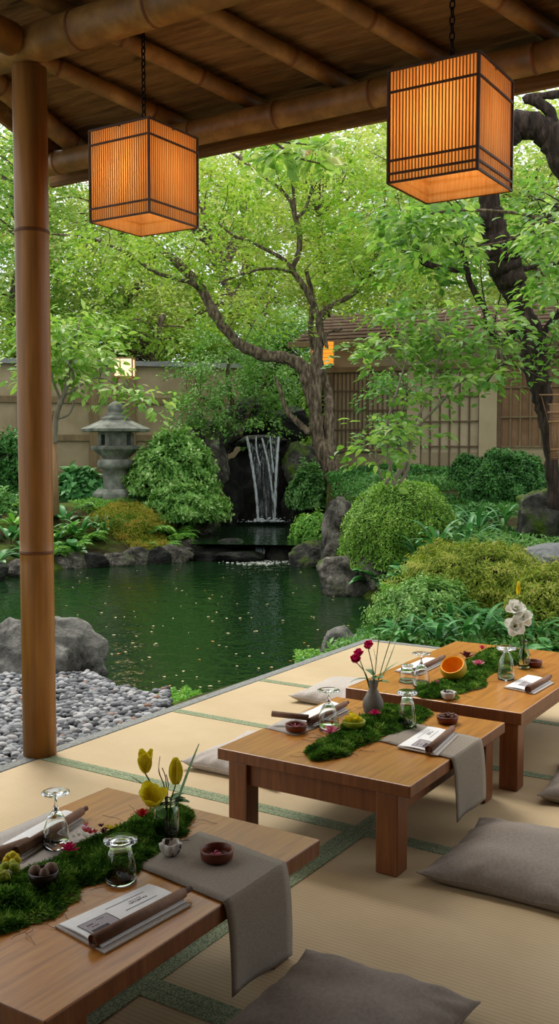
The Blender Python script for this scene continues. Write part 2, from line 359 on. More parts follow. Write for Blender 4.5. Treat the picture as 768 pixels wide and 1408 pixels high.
def spray_cloud(blobs, leaf, width=.5, rs=.3, per=22, tpl=T2, droop=.25, flat=.55, shade=.0):
    """leaf sprays filling ellipsoids: blob = (px, py, depth, rx_px, ry_px, rdepth_m, sprays)"""
    Ls = Leafs(); cents = []
    for (px, py, d, rx, ry, rd, ns) in blobs:
        q = unit(rng.normal(size=(ns, 3))) * (rng.random((ns, 1)) ** .45)
        c = far(px, py, d)
        C = c + q[:, :1] * (rx * d / FPX) * R3 + q[:, 1:2] * rd * F3 + q[:, 2:] * (ry * d / FPX) * Z3
        cents.append(C)
        out = unit(C - c + 1e-6)
        ax = unit(np.stack([rng.normal(size=ns) * .6 + out[:, 0], rng.normal(size=ns) * .6 + out[:, 1], rng.normal(size=ns) * .18 - droop * .5], 1))
        up = unit(np.stack([rng.normal(size=ns) * .28, rng.normal(size=ns) * .28, np.ones(ns)], 1))
        sd = unit(np.cross(ax, up)); up = np.cross(sd, ax)
        k_ = per
        u = rng.random((ns, k_)); sgn = np.where(rng.random((ns, k_)) < .5, -1, 1)
        RS = rs * (.6 + .8 * rng.random((ns, 1)))
        pos = C[:, None] + (u * RS)[..., None] * ax[:, None] + (sgn * rng.random((ns, k_)) * RS * flat * (1 - .5 * u))[..., None] * sd[:, None] + (rng.normal(size=(ns, k_)) * RS * .12 - droop * u * u * RS)[..., None] * Z3
        D = ax[:, None] * .8 + sgn[..., None] * sd[:, None] * .8 + rng.normal(size=(ns, k_, 3)) * .3; D[..., 2] -= droop * .6
        Nn = up[:, None] + rng.normal(size=(ns, k_, 3)) * .35
        n = ns * k_; sz = leaf * (.7 + .6 * rng.random(n))
        base_r = np.repeat(rng.random(ns) * .5, k_)
        Ls.add(*leaves(pos.reshape(n, 3), D.reshape(n, 3), Nn.reshape(n, 3), sz, sz * width, tpl, base_r + .5 * rng.random(n)))
    return Ls, np.concatenate(cents)

def smooth_path(pts, sub=4):
    pts = [np.array(p, float) for p in pts]
    if len(pts) < 3: return pts
    out = []
    P = [2 * pts[0] - pts[1]] + pts + [2 * pts[-1] - pts[-2]]
    for i in range(1, len(P) - 2):
        for t in np.arange(sub) / sub:
            a, b, c, d = P[i - 1], P[i], P[i + 1], P[i + 2]
            out.append(.5 * ((2 * b) + (c - a) * t + (2 * a - 5 * b + 4 * c - d) * t * t + (3 * b - a - 3 * c + d) * t ** 3))
    out.append(pts[-1]); return out
def wood_mesh(limbs, depth, seed=0, knob=.06, n=10):
    """limbs: lists of (px, py, width_px[, depth offset])"""
    mb = MB(); nodes = []
    rr = random.Random(seed)
    for L in limbs:
        P = [np.append(far(q[0], q[1], depth + (q[3] if len(q) > 3 else 0)), q[2] * depth / FPX / 2) for q in L]
        P = smooth_path(P, 5)
        pts = [p[:3] for p in P]; rad = [max(p[3], .004) * (1 + rr.uniform(-knob, knob) * 2) for p in P]
        pts = [p + np.array([rr.uniform(-1, 1), rr.uniform(-1, 1), rr.uniform(-1, 1)]) * r * .12 for p, r in zip(pts, rad)]
        nn = n if max(rad) > .03 else 6
        mb.tube(pts, rad, nn); nodes += pts
    return mb, nodes
def twigs(mb, nodes, cents, take, r0=.012, seed=1):
    nd = np.array(nodes); rr = random.Random(seed); idx = rr.sample(range(len(cents)), min(take, len(cents)))
    for i in idx:
        c = cents[i]; j = int(np.argmin(np.linalg.norm(nd - c, axis=1) + nd[:, 2] * .15)); a = nd[j]; L = np.linalg.norm(c - a)
        mid = (a + c) / 2 + np.array([rr.gauss(0, .08), rr.gauss(0, .08), .10 + rr.gauss(0, .06)]) * L
        q = a * .25 + mid * .5 + c * .25 + np.array([0, 0, .05 * L])
        mb.tube(smooth_path([a, mid, c], 3), list(np.linspace(r0 * (.6 + L * .5), r0 * .35, 7)), 4, False)
def tree(name, label, limbs, depth, blobs, wood, leafm, leaf=.09, width=.5, rs=.35, per=22, tpl=T2, droop=.25, ntw=60, tw=.012, group=None, cat='tree', seed=3, stuff_name='foliage'):
    mb, nodes = wood_mesh(limbs, depth, seed)
    q0 = limbs[0][0]; base = far(q0[0], q0[1], depth)
    root = thing(name, label, cat, base, group)
    Ls, cents = spray_cloud(blobs, leaf, width, rs, per, tpl, droop)
    twigs(mb, nodes, cents, ntw, tw, seed)
    mb.build('trunk', wood, root, smooth=True)
    Ls.build(stuff_name, leafm, root)
    return root
def children(o): return [c for c in bpy.data.objects if c.parent == o]
def copy_tree(o, kids, loc, rz, sc, label=None, group=None):
    c = o.copy(); COL.objects.link(c); c.location = Vector(loc); c.rotation_euler = (0, 0, rz); c.scale = (sc, sc, sc) if not hasattr(sc, '__len__') else sc
    for ch in kids:
        d = ch.copy(); COL.objects.link(d); d.parent = c
    if label: c['label'] = label
    if group: c['group'] = group
    return c
# ------------------------------------------------------------------ terrain
WATER = -.3
PX_POND = [(205, 1000), (330, 958), (430, 918), (455, 905), (478, 888), (520, 862), (528, 845), (505, 825), (470, 812), (442, 796), (436, 780), (400, 768), (330, 770), (270, 768), (200, 776), (120, 779), (60, 786), (0, 797), (-120, 815), (-330, 860), (-330, 930), (-120, 955), (20, 962), (112, 958), (160, 985)]
POND = np.array([toad(at(x, y, WATER)) for x, y in PX_POND])
def poly_sd(a, d, P):                        # signed distance, negative inside
    a = np.asarray(a, float); d = np.asarray(d, float); best = np.full(a.shape, 1e9); ins = np.zeros(a.shape, bool)
    for i in range(len(P)):
        x0, y0 = P[i]; x1, y1 = P[(i + 1) % len(P)]; ex, ey = x1 - x0, y1 - y0
        t = np.clip(((a - x0) * ex + (d - y0) * ey) / (ex * ex + ey * ey + 1e-12), 0, 1)
        best = np.minimum(best, np.hypot(a - x0 - t * ex, d - y0 - t * ey))
        ins ^= ((y0 > d) != (y1 > d)) & (a < (x1 - x0) * (d - y0) / ((y1 - y0) if abs(y1 - y0) > 1e-9 else 1e-9) + x0)
    return np.where(ins, -best, best)
BASIN = np.array([toad(at(x, y, -.02)) for x, y in [(262, 748), (440, 750), (432, 728), (402, 712), (330, 712), (268, 726)]])
def sm(x): x = np.clip(x, 0, 1); return x * x * (3 - 2 * x)
def Hh(a, d):
    a = np.asarray(a, float); d = np.asarray(d, float)
    s = poly_sd(a, d, POND); sb = poly_sd(a, d, BASIN)
    left = -.16 + .76 * sm(s / 2.6)
    right = np.clip(-.10 + .118 * (d - 8.0), -.12, 1.08); right = -.15 + (right + .15) * sm(s / .9)
    w = sm((a + .2) / 1.6); g = left * (1 - w) + right * w
    near = sm((8.2 - d) / 1.2); g = g * (1 - near) + (-.09) * near
    wx = 3.9 - (a * R3[0] + d * F3[0]) 
    bump = .05 * np.sin(a * 2.1 + 1.3 * np.sin(d * 1.1)) * np.sin(d * 1.7 + a) * sm((d - 8) / 3)
    g = g + bump
    g = np.where(s < 0, -.3 - .6 * sm(-s / .5), -.34 + (g + .34) * sm((s + .02) / .28))
    g = np.where(sb < .25, np.minimum(g, -.16 + .3 * sm(sb / .25)), g)
    return g
def ground(px, py):
    ds = np.linspace(5.5, 30, 900); r = ray(px, py); r = r / (r @ F3)
    a = (r @ R3) * ds; z = EYE + r[2] * ds; h = Hh(a, ds); k_ = np.argmax(z <= h)
    if z[k_] > h[k_]: k_ = len(ds) - 1
    return AD(a[k_], ds[k_], h[k_]), ds[k_]
aa = np.concatenate([np.linspace(-26, -7, 40), np.linspace(-6.9, 7.5, 190), np.linspace(7.8, 26, 40)]); dd = np.concatenate([np.linspace(2.0, 6, 30)[:-1], np.linspace(6, 23, 230), np.linspace(23.4, 60, 50)])
A_, D_ = np.meshgrid(aa, dd); HZ = Hh(A_, D_)
X_ = A_ * R3[0] + D_ * F3[0]; Y_ = A_ * R3[1] + D_ * F3[1]
under = (X_ < 6.95) & (Y_ < 3.58); HZ = np.where(under, np.minimum(HZ, -.6), HZ)
V = np.stack([X_, Y_, HZ], -1).reshape(-1, 3); nc = len(aa); nr = len(dd)
I, J = np.meshgrid(np.arange(nr - 1), np.arange(nc - 1), indexing='ij'); b0 = (I * nc + J).ravel()
o = np_mesh('ground', V, np.stack([b0, b0 + 1, b0 + nc + 1, b0 + nc], 1), M['soil'], base=(0, 0, 0), smooth=True, kind='structure')
# pond and upper basin water
m = MB(); PW = [AD(a, d, WATER) for a, d in POND]; cc = np.mean(PW, 0)
big = []
for p in PW: v_ = p - cc; L_ = np.linalg.norm(v_); big.append(p + v_ / L_ * .35)
# keep the water on the pond side of the deck
big = [np.array([p[0], max(p[1], 3.60), WATER]) if p[0] < 6.9 else p for p in big]
m.add(big, [tuple(range(len(big)))[::-1]])
o = m.build('pond_water', M['water'], kind='stuff', label='dark green pond water with soft ripples', cat='water')
m = MB(); m.add([AD(a, d, -.02) for a, d in BASIN + 0], [tuple(range(len(BASIN)))[::-1]])
m.build('basin_water', M['water'], kind='stuff', label='small dark pool at the foot of the waterfall', cat='water')

# ------------------------------------------------------------------ deck and mats
ED = 3.52; XE = 6.86
m = MB(); m.box((-3, -4, -.35), (XE, ED, -.06)); m.build('floor', M['stone_curb'], kind='structure')
m = MB(); m.box((-3, ED, -.35), (XE + .06, ED + .07, .004)); m.box((XE, -4, -.35), (XE + .06, ED, .004))
m.build('trim_1', M['stone_curb'], kind='structure', bevel=.006)
xs = [-.6, .72, 2.05, 3.38, 4.40, 5.30, XE - .002]; ys = [-3.2, .02, 1.78, ED - .002]
mw = ['tatami mat under the near low table', '', '']
names = {(1, 2): 'pale tatami mat at bottom left reaching under the nearest table', (2, 2): 'tatami mat between bamboo post and nearest table, beside the gravel', (3, 2): 'tatami mat carrying the back cushion, beside bright curb',
         (4, 2): 'tatami mat beyond the grey cushion behind the middle table', (5, 2): 'farthest tatami mat at the pond edge', (1, 1): 'dim tatami mat under the bottom front cushion', (2, 1): 'tatami mat between the front cushion and the middle table leg',
         (3, 1): 'tatami mat under the big right cushion', (4, 1): 'tatami mat under the far right cushion', (5, 1): 'tatami mat beyond the far right table', (3, 0): '', (4, 0): '', (2, 0): ''}
for i in range(len(xs) - 1):
    for j in range(3):
        x0, x1, y0, y1 = xs[i] + .001, xs[i + 1] - .001, ys[j] + .001, ys[j + 1] - .001
        if j == 0 and i > 3: pass
        b = ((x0 + x1) / 2, (y0 + y1) / 2, -.055)
        lab = names.get((i, j)) or 'woven tatami mat at the dim near side of the deck'
        r = thing('tatami_mat', lab, 'mat', b, 'tatami mats')
        m = MB(); m.box((x0, y0, -.055), (x1, y1, 0)); m.build('rush_surface', M['tatami'], r)
        w = .045 if i < 3 else .03
        if j > 0 or i < 5:
            for (a0, a1) in ((x0, x0 + w), (x1 - w, x1)):
                if a1 > XE - .1: continue
                m = MB(); m.box((a0, y0, -.02), (a1, y1, .0025)); m.build('border', M['border'], r)
        if i in (2, 3, 1):
            if j == 2: m = MB(); m.box((x0 + w, y0, -.02), (x1 - w, y0 + w, .0025)); m.build('border', M['border'], r)
            if j == 1: m = MB(); m.box((x0 + w, y1 - w, -.02), (x1 - w, y1, .0025)); m.build('border', M['border'], r)

# ------------------------------------------------------------------ pavilion roof
def culm(mb, p0, p1, r, nodes, taper=0.0, n=20, ring=1.05):
    p0 = np.array(p0, float); p1 = np.array(p1, float); L = np.linalg.norm(p1 - p0); seq = [(0, 1)]
    for q in sorted(nodes): seq += [(q - .06 / L, 1), (q - .009 / L, 1), (q - .005 / L, ring), (q + .005 / L, ring), (q + .009 / L, 1), (q + .06 / L, 1)]
    seq.append((1, 1)); mb.tube([p0 + (p1 - p0) * q for q, _ in seq], [r * (1 - taper * q) * s_ for q, s_ in seq], n)
    k_ = len(mb.m)
    for i in range(len(seq) - 1):
        if seq[i][1] > 1 or seq[i + 1][1] > 1:
            for j in range(n): mb.m[k_ - (len(seq) - 1) * n - 2 + i * n + j] = 1
def old_culm(mb, p0, p1, r, nodes, taper=0.0, n=20, ring=1.045, bow=0.0):
    p0 = np.array(p0, float); p1 = np.array(p1, float); pts = []; rad = []
    t = 0; ks = sorted(nodes)
    seq = [0] + [q for n_ in ks for q in (n_ - .012 / np.linalg.norm(p1 - p0), n_, n_ + .012 / np.linalg.norm(p1 - p0))] + [1]
    for i, q in enumerate(seq):
        pts.append(p0 + (p1 - p0) * q + np.array([0, 0, bow * math.sin(PI * q)])); isn = any(abs(q - n_) < 1e-6 for n_ in ks); rad.append(r * (1 - taper * q) * (ring if isn else 1))
    mb.tube(pts, rad, n)
px_, py_ = 3.392, 3.566
r = thing('bamboo_post', 'tall brown bamboo post carrying the roof corner beside the gravel', 'post', (px_, py_, 0))
m = MB(); culm(m, (px_, py_, .004), (px_, py_, 3.31), 0.081, [1.004 / 3.31, 2.545 / 3.31], 0, 36, 1.03); m.build('culm', [M['bamboo'], M['bamboo_ring']], r, smooth=True)
def zroof(X): return 3.575 - .30 * (X - 3.3)            # rafter axis height
# purlins / beams: logs along Y
def log(name, lab, p0, p1, rad, seedn, mat='bamboo_h', sub=None, ringm=True):
    rr = random.Random(seedn); L = math.dist(p0, p1); ns = []; q = rr.uniform(.1, .3)
    while q < L - .1: ns.append(q / L); q += rr.uniform(.38, .62)
    c = thing(name, lab, 'beam' if 'beam' in name else 'rafter', p0, 'roof logs' if 'beam' in name else 'bamboo rafters')
    m = MB(); culm(m, p0, p1, rad, ns, .06); o = m.build('log', [M[mat], M['bamboo_ring']], c, smooth=True); return c
    mr = MB(); P0 = np.array(p0); P1 = np.array(p1); dv = (P1 - P0) / L
    for n_ in ns: mr.tube([P0 + (P1 - P0) * n_ - dv * .006, P0 + (P1 - P0) * n_ + dv * .006], rad * (1 - .06 * n_) * 1.05, 20)
    if ns: mr.build('culm_nodes', M['bamboo_ring'], c, smooth=False)
    return c
log('bamboo_beam', 'thick log beam crossing the top left corner over the bamboo post', (3.37, 4.5, 3.405), (3.37, -2.6, 3.405), .088, 1)
log('bamboo_beam', 'round log meeting the post top from the left edge', (-1.5, 3.56, 3.40), (3.27, 3.55, 3.40), .080, 2)
log('bamboo_beam', 'long round eave beam running above both lanterns', (4.22, 4.35, 3.172), (4.22, -2.6, 3.172), .066, 3)
# eave boards
m = MB(); m.box((4.33, -2.6, 3.085), (4.36, 4.40, 3.17)); m.build('eave_board', M['thatch'], label='thin weathered fascia board below the eave beam', cat='board')
m = MB(); m.box((4.30, -2.6, 3.172), (4.40, 4.05, 3.212)); m.build('eave_batten', M['lantern_frame'], label='dark batten between eave beam and roof sheets', cat='board')
# left verge: slanting pole and board following the roof slope
log('bamboo_rafter', 'verge pole along the left roof edge, left of the hanging lantern', (-1.5, 4.12, zroof(-1.5) - .02), (4.42, 4.12, zroof(4.42) - .02), .06, 9)
m = MB()
for s_ in (0,):
    a = zroof(-1.5) + .04; b_ = zroof(4.45) + .04
    m.add([(-1.5, 4.24, a - .17), (4.45, 4.24, b_ - .15), (4.45, 4.27, b_ - .15), (-1.5, 4.27, a - .17), (-1.5, 4.24, a), (4.45, 4.24, b_), (4.45, 4.27, b_), (-1.5, 4.27, a)], [(0, 1, 2, 3), (7, 6, 5, 4), (0, 4, 5, 1), (1, 5, 6, 2), (2, 6, 7, 3), (3, 7, 4, 0)])
m.build('verge_board', M['thatch'], label='sloping brown board closing the left edge of the roof', cat='board')
# rafters run askew under the bark sheets
raf = ['first rafter from the left, between post and left lantern', 'rafter just right of the post top, ending above the left lantern', 'rafter ending at the eave right of the left lantern', 'rafter in the middle of the ceiling between the lanterns',
       'rafter ending behind the top left corner of the right lantern', 'rafter at the top right corner of the picture']
for i in range(-1, 12):
    y1 = 3.88 - .515 * i + .0; X1 = 4.34; X0 = 2.0; y0 = y1 + (X1 - X0) * .55
    if y0 > 4.02: X0 = X1 - (4.02 - y1) / .55; y0 = 4.02
    if i < 1: continue
    lab = 'bamboo ' + (raf[i] if i < len(raf) else 'rafter on the near dim side of the roof')
    log('bamboo_rafter', lab, (X0, y0, zroof(X0)), (X1, y1, zroof(X1)), .043, 20 + i)
for i in range(-1, 9):                               # the same rafters carried on over the room
    y1 = 5.17 - .6 * i; X1 = 1.95; X0 = -1.4; y0 = y1 + 1.5
    if y0 > 4.02: X0 = X1 - (4.02 - y1) / 1.5 * 3.35; y0 = 4.02
    if y1 > 3.9: continue
    log('bamboo_rafter', 'bamboo rafter over the near dim side of the room', (X0, y0, zroof(X0)), (X1, y1, zroof(X1)), .043, 50 + i)
# bark sheets as overlapping strips
m = MB(); yy = 4.24; kk = 0; rr = random.Random(5)
nstr = 17; x = -2.0; edges = list(np.linspace(-2.0, 4.46, 24))
for i in range(len(edges) - 1):
    x0, x1 = edges[i], edges[i + 1] + .03; dz = .012 * (i % 2)
    za, zb = zroof(x0) + .052 + dz, zroof(x1) + .052 + dz
    m.add([(x0, -3, za), (x1, -3, zb), (x1, 4.24, zb), (x0, 4.24, za), (x0, -3, za + .012), (x1, -3, zb + .012), (x1, 4.24, zb + .012), (x0, 4.24, za + .012)], [(0, 1, 2, 3)[::-1], (4, 5, 6, 7), (0, 1, 5, 4), (1, 2, 6, 5), (2, 3, 7, 6), (3, 0, 4, 7)])
m.build('ceiling', M['thatch'], kind='structure')
# unseen dark wood walls, added to cut the light on the pavilion's near sides
m = MB(); m.box((-2.05, -3.1, 0), (-1.95, 4.2, 4.7)); m.build('shade_wall_back', M['lantern_frame'], kind='structure')
m = MB(); m.box((-2, -3.15, 0), (4.5, -3.05, 4.7)); m.build('shade_wall_side', M['lantern_frame'], kind='structure')

# ------------------------------------------------------------------ hanging lanterns
def lantern(lab, cx, cy, z0, w, h, bands, ztop, power):
    r = thing('hanging_lantern', lab, 'lantern', (cx, cy, z0), 'hanging lanterns over the deck')
    hw = w / 2; t = .009
    m = MB(); z1 = z0 + h
    for sx, sy in ((1, 1), (1, -1), (-1, 1), (-1, -1)):
        m.box((cx + sx * hw - t * .5, cy + sy * hw - t * .5, z0), (cx + sx * hw + t * .5, cy + sy * hw + t * .5, z1))
    for zb in [z0 + .004, z1 - .004] + [z0 + b * h for b in bands]:
        for s_ in (1, -1):
            m.box((cx - hw, cy + s_ * (hw + .002) - t * .35, zb - .004), (cx + hw, cy + s_ * (hw + .002) + t * .35, zb + .004))
            m.box((cx + s_ * (hw + .002) - t * .35, cy - hw, zb - .004), (cx + s_ * (hw + .002) + t * .35, cy + hw, zb + .004))
    m.box((cx - hw, cy - .006, z1 - .012), (cx + hw, cy + .006, z1 - .004)); m.box((cx - .006, cy - hw, z1 - .012), (cx + .006, cy + hw, z1 - .004))
    m.build('frame', M['lantern_frame'], r)
    m = MB(); n = 27; sw = w / n * .40; q = hw - .0005
    for i in range(n):
        u = -hw + (i + .5) * w / n
        for s_ in (1, -1):
            m.box((cx + u - sw / 2, cy + s_ * q - .0006, z0), (cx + u + sw / 2, cy + s_ * q + .0006, z1))
            m.box((cx + s_ * q - .0006, cy + u - sw / 2, z0), (cx + s_ * q + .0006, cy + u + sw / 2, z1))
    m.build('slats', M['slat'], r)
    m = MB(); q = hw - .005
    P = [(cx - q, cy - q), (cx + q, cy - q), (cx + q, cy + q), (cx - q, cy + q)]
    for i in range(4):
        a, b = P[i], P[(i + 1) % 4]; m.add([(a[0], a[1], z0 + .002), (b[0], b[1], z0 + .002), (b[0], b[1], z1 - .004), (a[0], a[1], z1 - .004)], [(0, 1, 2, 3)])
    m.build('paper_shade', M['lpaper'], r)
    m = MB(); m.add([(cx - q, cy - q, z1 - .003), (cx + q, cy - q, z1 - .003), (cx + q, cy + q, z1 - .003), (cx - q, cy + q, z1 - .003)], [(0, 1, 2, 3)]); m.build('paper_lid', M['lpaper'], r)
    m = MB(); m.ball((cx, cy, z0 + h * .56), (.028, .028, .036), 14, 10); m.build('bulb', M['bulb'], r, smooth=True)
    m = MB(); m.lathe([(0, z0 + h * .64), (.018, z0 + h * .64), (.02, z0 + h * .74), (.004, z0 + h * .75), (.004, z1)], (cx, cy, 0), 12); m.build('socket', M['iron'], r, smooth=True)
    m = MB(); z = z1; k_ = 0
    m.tube([(cx, cy, z1 - .01), (cx, cy, z1 + .02)], .006, 8)
    z = z1 + .012
    while z < ztop:
        pts = []
        for q_ in range(13):
            th = 2 * PI * q_ / 12; u, v_ = .0095 * math.cos(th), .019 * math.sin(th)
            pts.append((cx + (u if k_ % 2 else 0), cy + (0 if k_ % 2 else u), z + .017 + v_))
        m.tube(pts, .0034, 6, False); z += .029; k_ += 1
    m.build('chain', M['iron'], r, smooth=True)
    Lt = bpy.data.lights.new('lantern_light', 'POINT'); Lt.energy = power; Lt.color = (1, .68, .29); Lt.shadow_soft_size = .045
    lo = bpy.data.objects.new('lantern_light', Lt); COL.objects.link(lo); lo.parent = r; lo.location = (0, 0, h * .56)
lantern('lit square slatted lantern hanging near the bamboo post, left one', 3.592, 3.034, 2.55, .352, .418, (.145, .83), zroof(3.586) + .05, 3.7)
lantern('larger-looking lit square slatted lantern hanging at upper right', 3.548, 1.492, 2.495, .352, .415, (.085, .20, .80), zroof(3.535) + .05, 4.4)
# ------------------------------------------------------------------ low tables
def low_table(lab, x0, x1, y0, y1, zt, th, inset, leg=.085, apron=.075, legs=((0, 0), (0, 1), (1, 0), (1, 1)), rz=0.0):
    cx, cy = (x0 + x1) / 2, (y0 + y1) / 2
    r = thing('low_table', lab, 'table', (cx, cy, 0), 'low dining tables on the deck')
    m = MB(); m.box((x0, y0, zt - th), (x1, y1, zt)); m.m = [1, 0, 1, 1, 1, 1]; m.build('tabletop', [M['table'], M['table_shaded']], r, bevel=.004)
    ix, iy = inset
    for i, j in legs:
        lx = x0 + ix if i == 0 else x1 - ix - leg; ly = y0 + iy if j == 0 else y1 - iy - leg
        m = MB(); m.box((lx, ly, 0.002), (lx + leg, ly + leg, zt - th)); m.build('leg', M['table_shaded'], r, bevel=.004)
    zz = zt - th
    for j in (0, 1):
        ly = y0 + iy + .02 if j == 0 else y1 - iy - .045
        m = MB(); m.box((x0 + ix + leg, ly, zz - apron), (x1 - ix - leg, ly + .025, zz)); m.build('apron', M['table_shaded'], r)
        lx = x0 + ix + .02 if j == 0 else x1 - ix - .045
        m = MB(); m.box((lx, y0 + iy + leg, zz - apron), (lx + .025, y1 - iy - leg, zz)); m.build('apron', M['table_shaded'], r)
    return r
ZT = .34; ZT3 = .36
low_table('nearest low wooden table at bottom left, with yellow tulips in a jar', 1.372, 2.488, 1.44, 2.29, ZT, .05, (.09, .05), .085, .03)
low_table('middle low wooden table with magenta flowers in a grey vase', 3.055, 4.01, 1.41, 2.235, ZT, .045, (.005, .05), .085, .085)
low_table('far low wooden table at right with white lilies and orange gourd', 4.115, 5.50, 1.375, 2.245, ZT3, .055, (.02, .02), .085, .05)

# ------------------------------------------------------------------ cloths
def cloth(name, lab, cat, rows, mat, th=.003, group=None, sub=5):
    """rows: list of point rows across the cloth; smoothed along its length"""
    rows = [smooth_path(r_, 3) for r_ in rows]; cols = list(zip(*rows)); cols = [smooth_path(c, sub) for c in cols]; P = list(zip(*cols))
    P = [[p + np.array([0, 0, .0015 * mn.noise(Vector(p * 11.0))]) for p in r_] for r_ in P]
    m = MB(); m.grid(P); o = m.build(name, mat, smooth=True, label=lab, cat=cat, group=group)
    s_ = o.modifiers.new('thick', 'SOLIDIFY'); s_.thickness = th; s_.offset = 1; return o
def hang_runner(name, lab, xa, xb, ytop, yedge, zt, drop_a, drop_b, mat, skew=0.0, flare=.012, group=None):
    rows = []
    for y, z in [(ytop, zt + .005), ((ytop + yedge) / 2 + .02, zt + .006), (yedge + .02, zt + .006), (yedge - .003, zt + .005), (yedge - .012, zt - .010)]:
        t = (ytop - y) / (ytop - yedge); rows.append([(xa + (xb - xa) * u + skew * (1 - t), y, z) for u in (0, .33, .66, 1)])
    for q in (.2, .4, .6, .8, 1.0):
        rows.append([(xa + (xb - xa) * u + .004 * math.sin(q * 4), yedge - .015 - flare * q - .006 * math.sin(u * 7 + q * 2) * q, zt - .012 - (drop_a + (drop_b - drop_a) * u) * q) for u in (0, .33, .66, 1)])
    return cloth(name, lab, 'table runner', rows, mat, group=group, sub=3)
hang_runner('table_runner', 'greige linen runner hanging over the near edge of the nearest table', 1.99, 2.285, 1.775, 1.44, ZT, .225, .245, M['linen'], .05)
hang_runner('table_runner', 'greige linen runner hanging over the near edge of the middle table', 3.41, 3.715, 1.74, 1.41, ZT, .225, .225, M['linen'], .06)
cloth('place_cloth', 'pale linen cloth under the brown rolls at the left edge', 'cloth', [[(1.62, 2.06, ZT + .003), (1.72, 2.2, ZT + .004), (1.78, 2.283, ZT + .003)], [(1.84, 1.99, ZT + .003), (1.92, 2.15, ZT + .004), (1.98, 2.283, ZT + .003)], [(2.16, 2.0, ZT + .003), (2.2, 2.15, ZT + .004), (2.24, 2.283, ZT + .003)]], M['linen_light'])
cloth('place_cloth', 'pale linen cloth under the folder behind the brown clay dish', 'cloth', [[(3.36, 2.06, ZT + .003), (3.37, 2.14, ZT + .004), (3.38, 2.225, ZT + .003)], [(3.56, 2.04, ZT + .003), (3.58, 2.12, ZT + .004), (3.62, 2.225, ZT + .003)], [(3.80, 2.05, ZT + .003), (3.82, 2.12, ZT + .004), (3.84, 2.2, ZT + .003)]], M['linen_light'])

# ------------------------------------------------------------------ menus with rolls
def menu(lab, A, B, Cc, Dd, zt, pages=2, pic=.0, group='folded menus on the tables', tilt=0.0, clothy=True, strokes=True):
    """A near-left, B far-left, Cc far-right, Dd near-right corners of the booklet on the table"""
    A, B, Cc, Dd = [np.array([p[0], p[1], zt], float) for p in (A, B, Cc, Dd)]
    r = thing('menu', lab, 'menu', A, group)
    def pt(u, v, z): return A * (1 - u) * (1 - v) + Dd * u * (1 - v) + B * (1 - u) * v + Cc * u * v + np.array([0, 0, z])
    m = MB(); off = .10
    vs = [pt(u, v, z) for z in (.002, .006) for u, v in ((-.02, -.03), (1.03, -.03), (1.03, 1.0), (-.02, 1.0))]
    m.add(vs, [(3, 2, 1, 0), (4, 5, 6, 7), (0, 1, 5, 4), (1, 2, 6, 5), (2, 3, 7, 6), (3, 0, 4, 7)]); m.build('back_sheet', M['linen_light'], r)
    m = MB()
    nU = 8; top = [[pt(u * .93, v, .008 + .010 * math.sin(PI * min(1, u)) * .6) for v in (0, .5, 1)] for u in np.linspace(0, 1, nU)]
    bot = [[p - np.array([0, 0, .0035]) for p in r_] for r_ in top]
    m.grid(top); m.grid([r_[::-1] for r_ in bot]); m.add([top[i][0] for i in range(nU)] + [bot[i][0] for i in range(nU)], [(i, i + 1, nU + i + 1, nU + i) for i in range(nU - 1)])
    m.add([top[0][j] for j in range(3)] + [bot[0][j] for j in range(3)], [(0, 3, 4, 1), (1, 4, 5, 2)])
    ps = m.build('paper_sheet', M['paper'], r)
    def surf(u, v): return pt(u * .93, v, .0086 + .010 * math.sin(PI * min(1, u)) * .6)
    def patch(mb, u0, u1, v0, v1, k_=4):
        mb.grid([[surf(u, v) for v in np.linspace(v0, v1, 2)] for u in np.linspace(u0, u1, k_)])
    if strokes:
        m = MB(); g = pic
        patch(m, .32, .68, .06 + g, .36 + g)            # little printed picture
        m.build('printed_picture', M['ink_soft'], ps)
        m = MB(); q = random.Random(int(A[0] * 1000))
        for (u0, u1, v0, v1) in ((.31, .325, .05 + g, .37 + g), (.675, .69, .05 + g, .37 + g), (.31, .69, .05 + g, .062 + g), (.31, .69, .358 + g, .37 + g), (.58, .67, .08 + g, .26 + g), (.42, .45, .1 + g, .17 + g), (.38, .40, .22 + g, .3 + g), (.5, .52, .12 + g, .2 + g)): 
            patch(m, u0, u1, v0, v1)
        for li, (uu, va, vb) in enumerate(((.30, .62, .74), (.36, .60, .80), (.50, .50, .86), (.20, .40, .84))):
            if g > 0: va, vb = va * .3 + .0, vb * .3 + .0
            v = va
            while v < vb:
                w_ = q.uniform(.008, .02); hgt = q.uniform(.01, .05) if li < 2 else .008
                patch(m, uu, uu + hgt + .006, v, v + w_, 2); v += w_ + (q.uniform(.004, .014) if li < 2 else .001)
        m.build('printed_marks', M['ink'], ps)
    # brown rolled napkin ring along the right side
    p0 = pt(.80, -.04, .020); p1 = pt(.80, 1.10, .022); ax = (p1 - p0) / np.linalg.norm(p1 - p0)
    m = MB(); R_ = .0135; sp = []; n = 26
    sd = unit(np.cross(ax, Z3)); up = np.cross(sd, ax)
    prof = []
    for i in range(n + 1):
        th = -2.5 + 2 * PI * 1.28 * i / n; rr_ = R_ * (1 - .34 * i / n); prof.append((math.cos(th) * rr_, math.sin(th) * rr_))
    rows = [[p + sd * a * s_ + up * b * s_ for a, b in prof] for p, s_ in ((p0, 1.15), (p0 + (p1 - p0) * .5, 1.0), (p1 - ax * .02, .9))]
    m.grid(rows); o = m.build('napkin_roll', M['roll'], r, smooth=True); q = o.modifiers.new('t', 'SOLIDIFY'); q.thickness = .0022
    m = MB(); m.tube([p0 + ax * .006, p1 - ax * .004 + ax * .012], [R_ * .62, R_ * .56], 14); m.build('roll_core', M['roll_dark'], r)
    return r
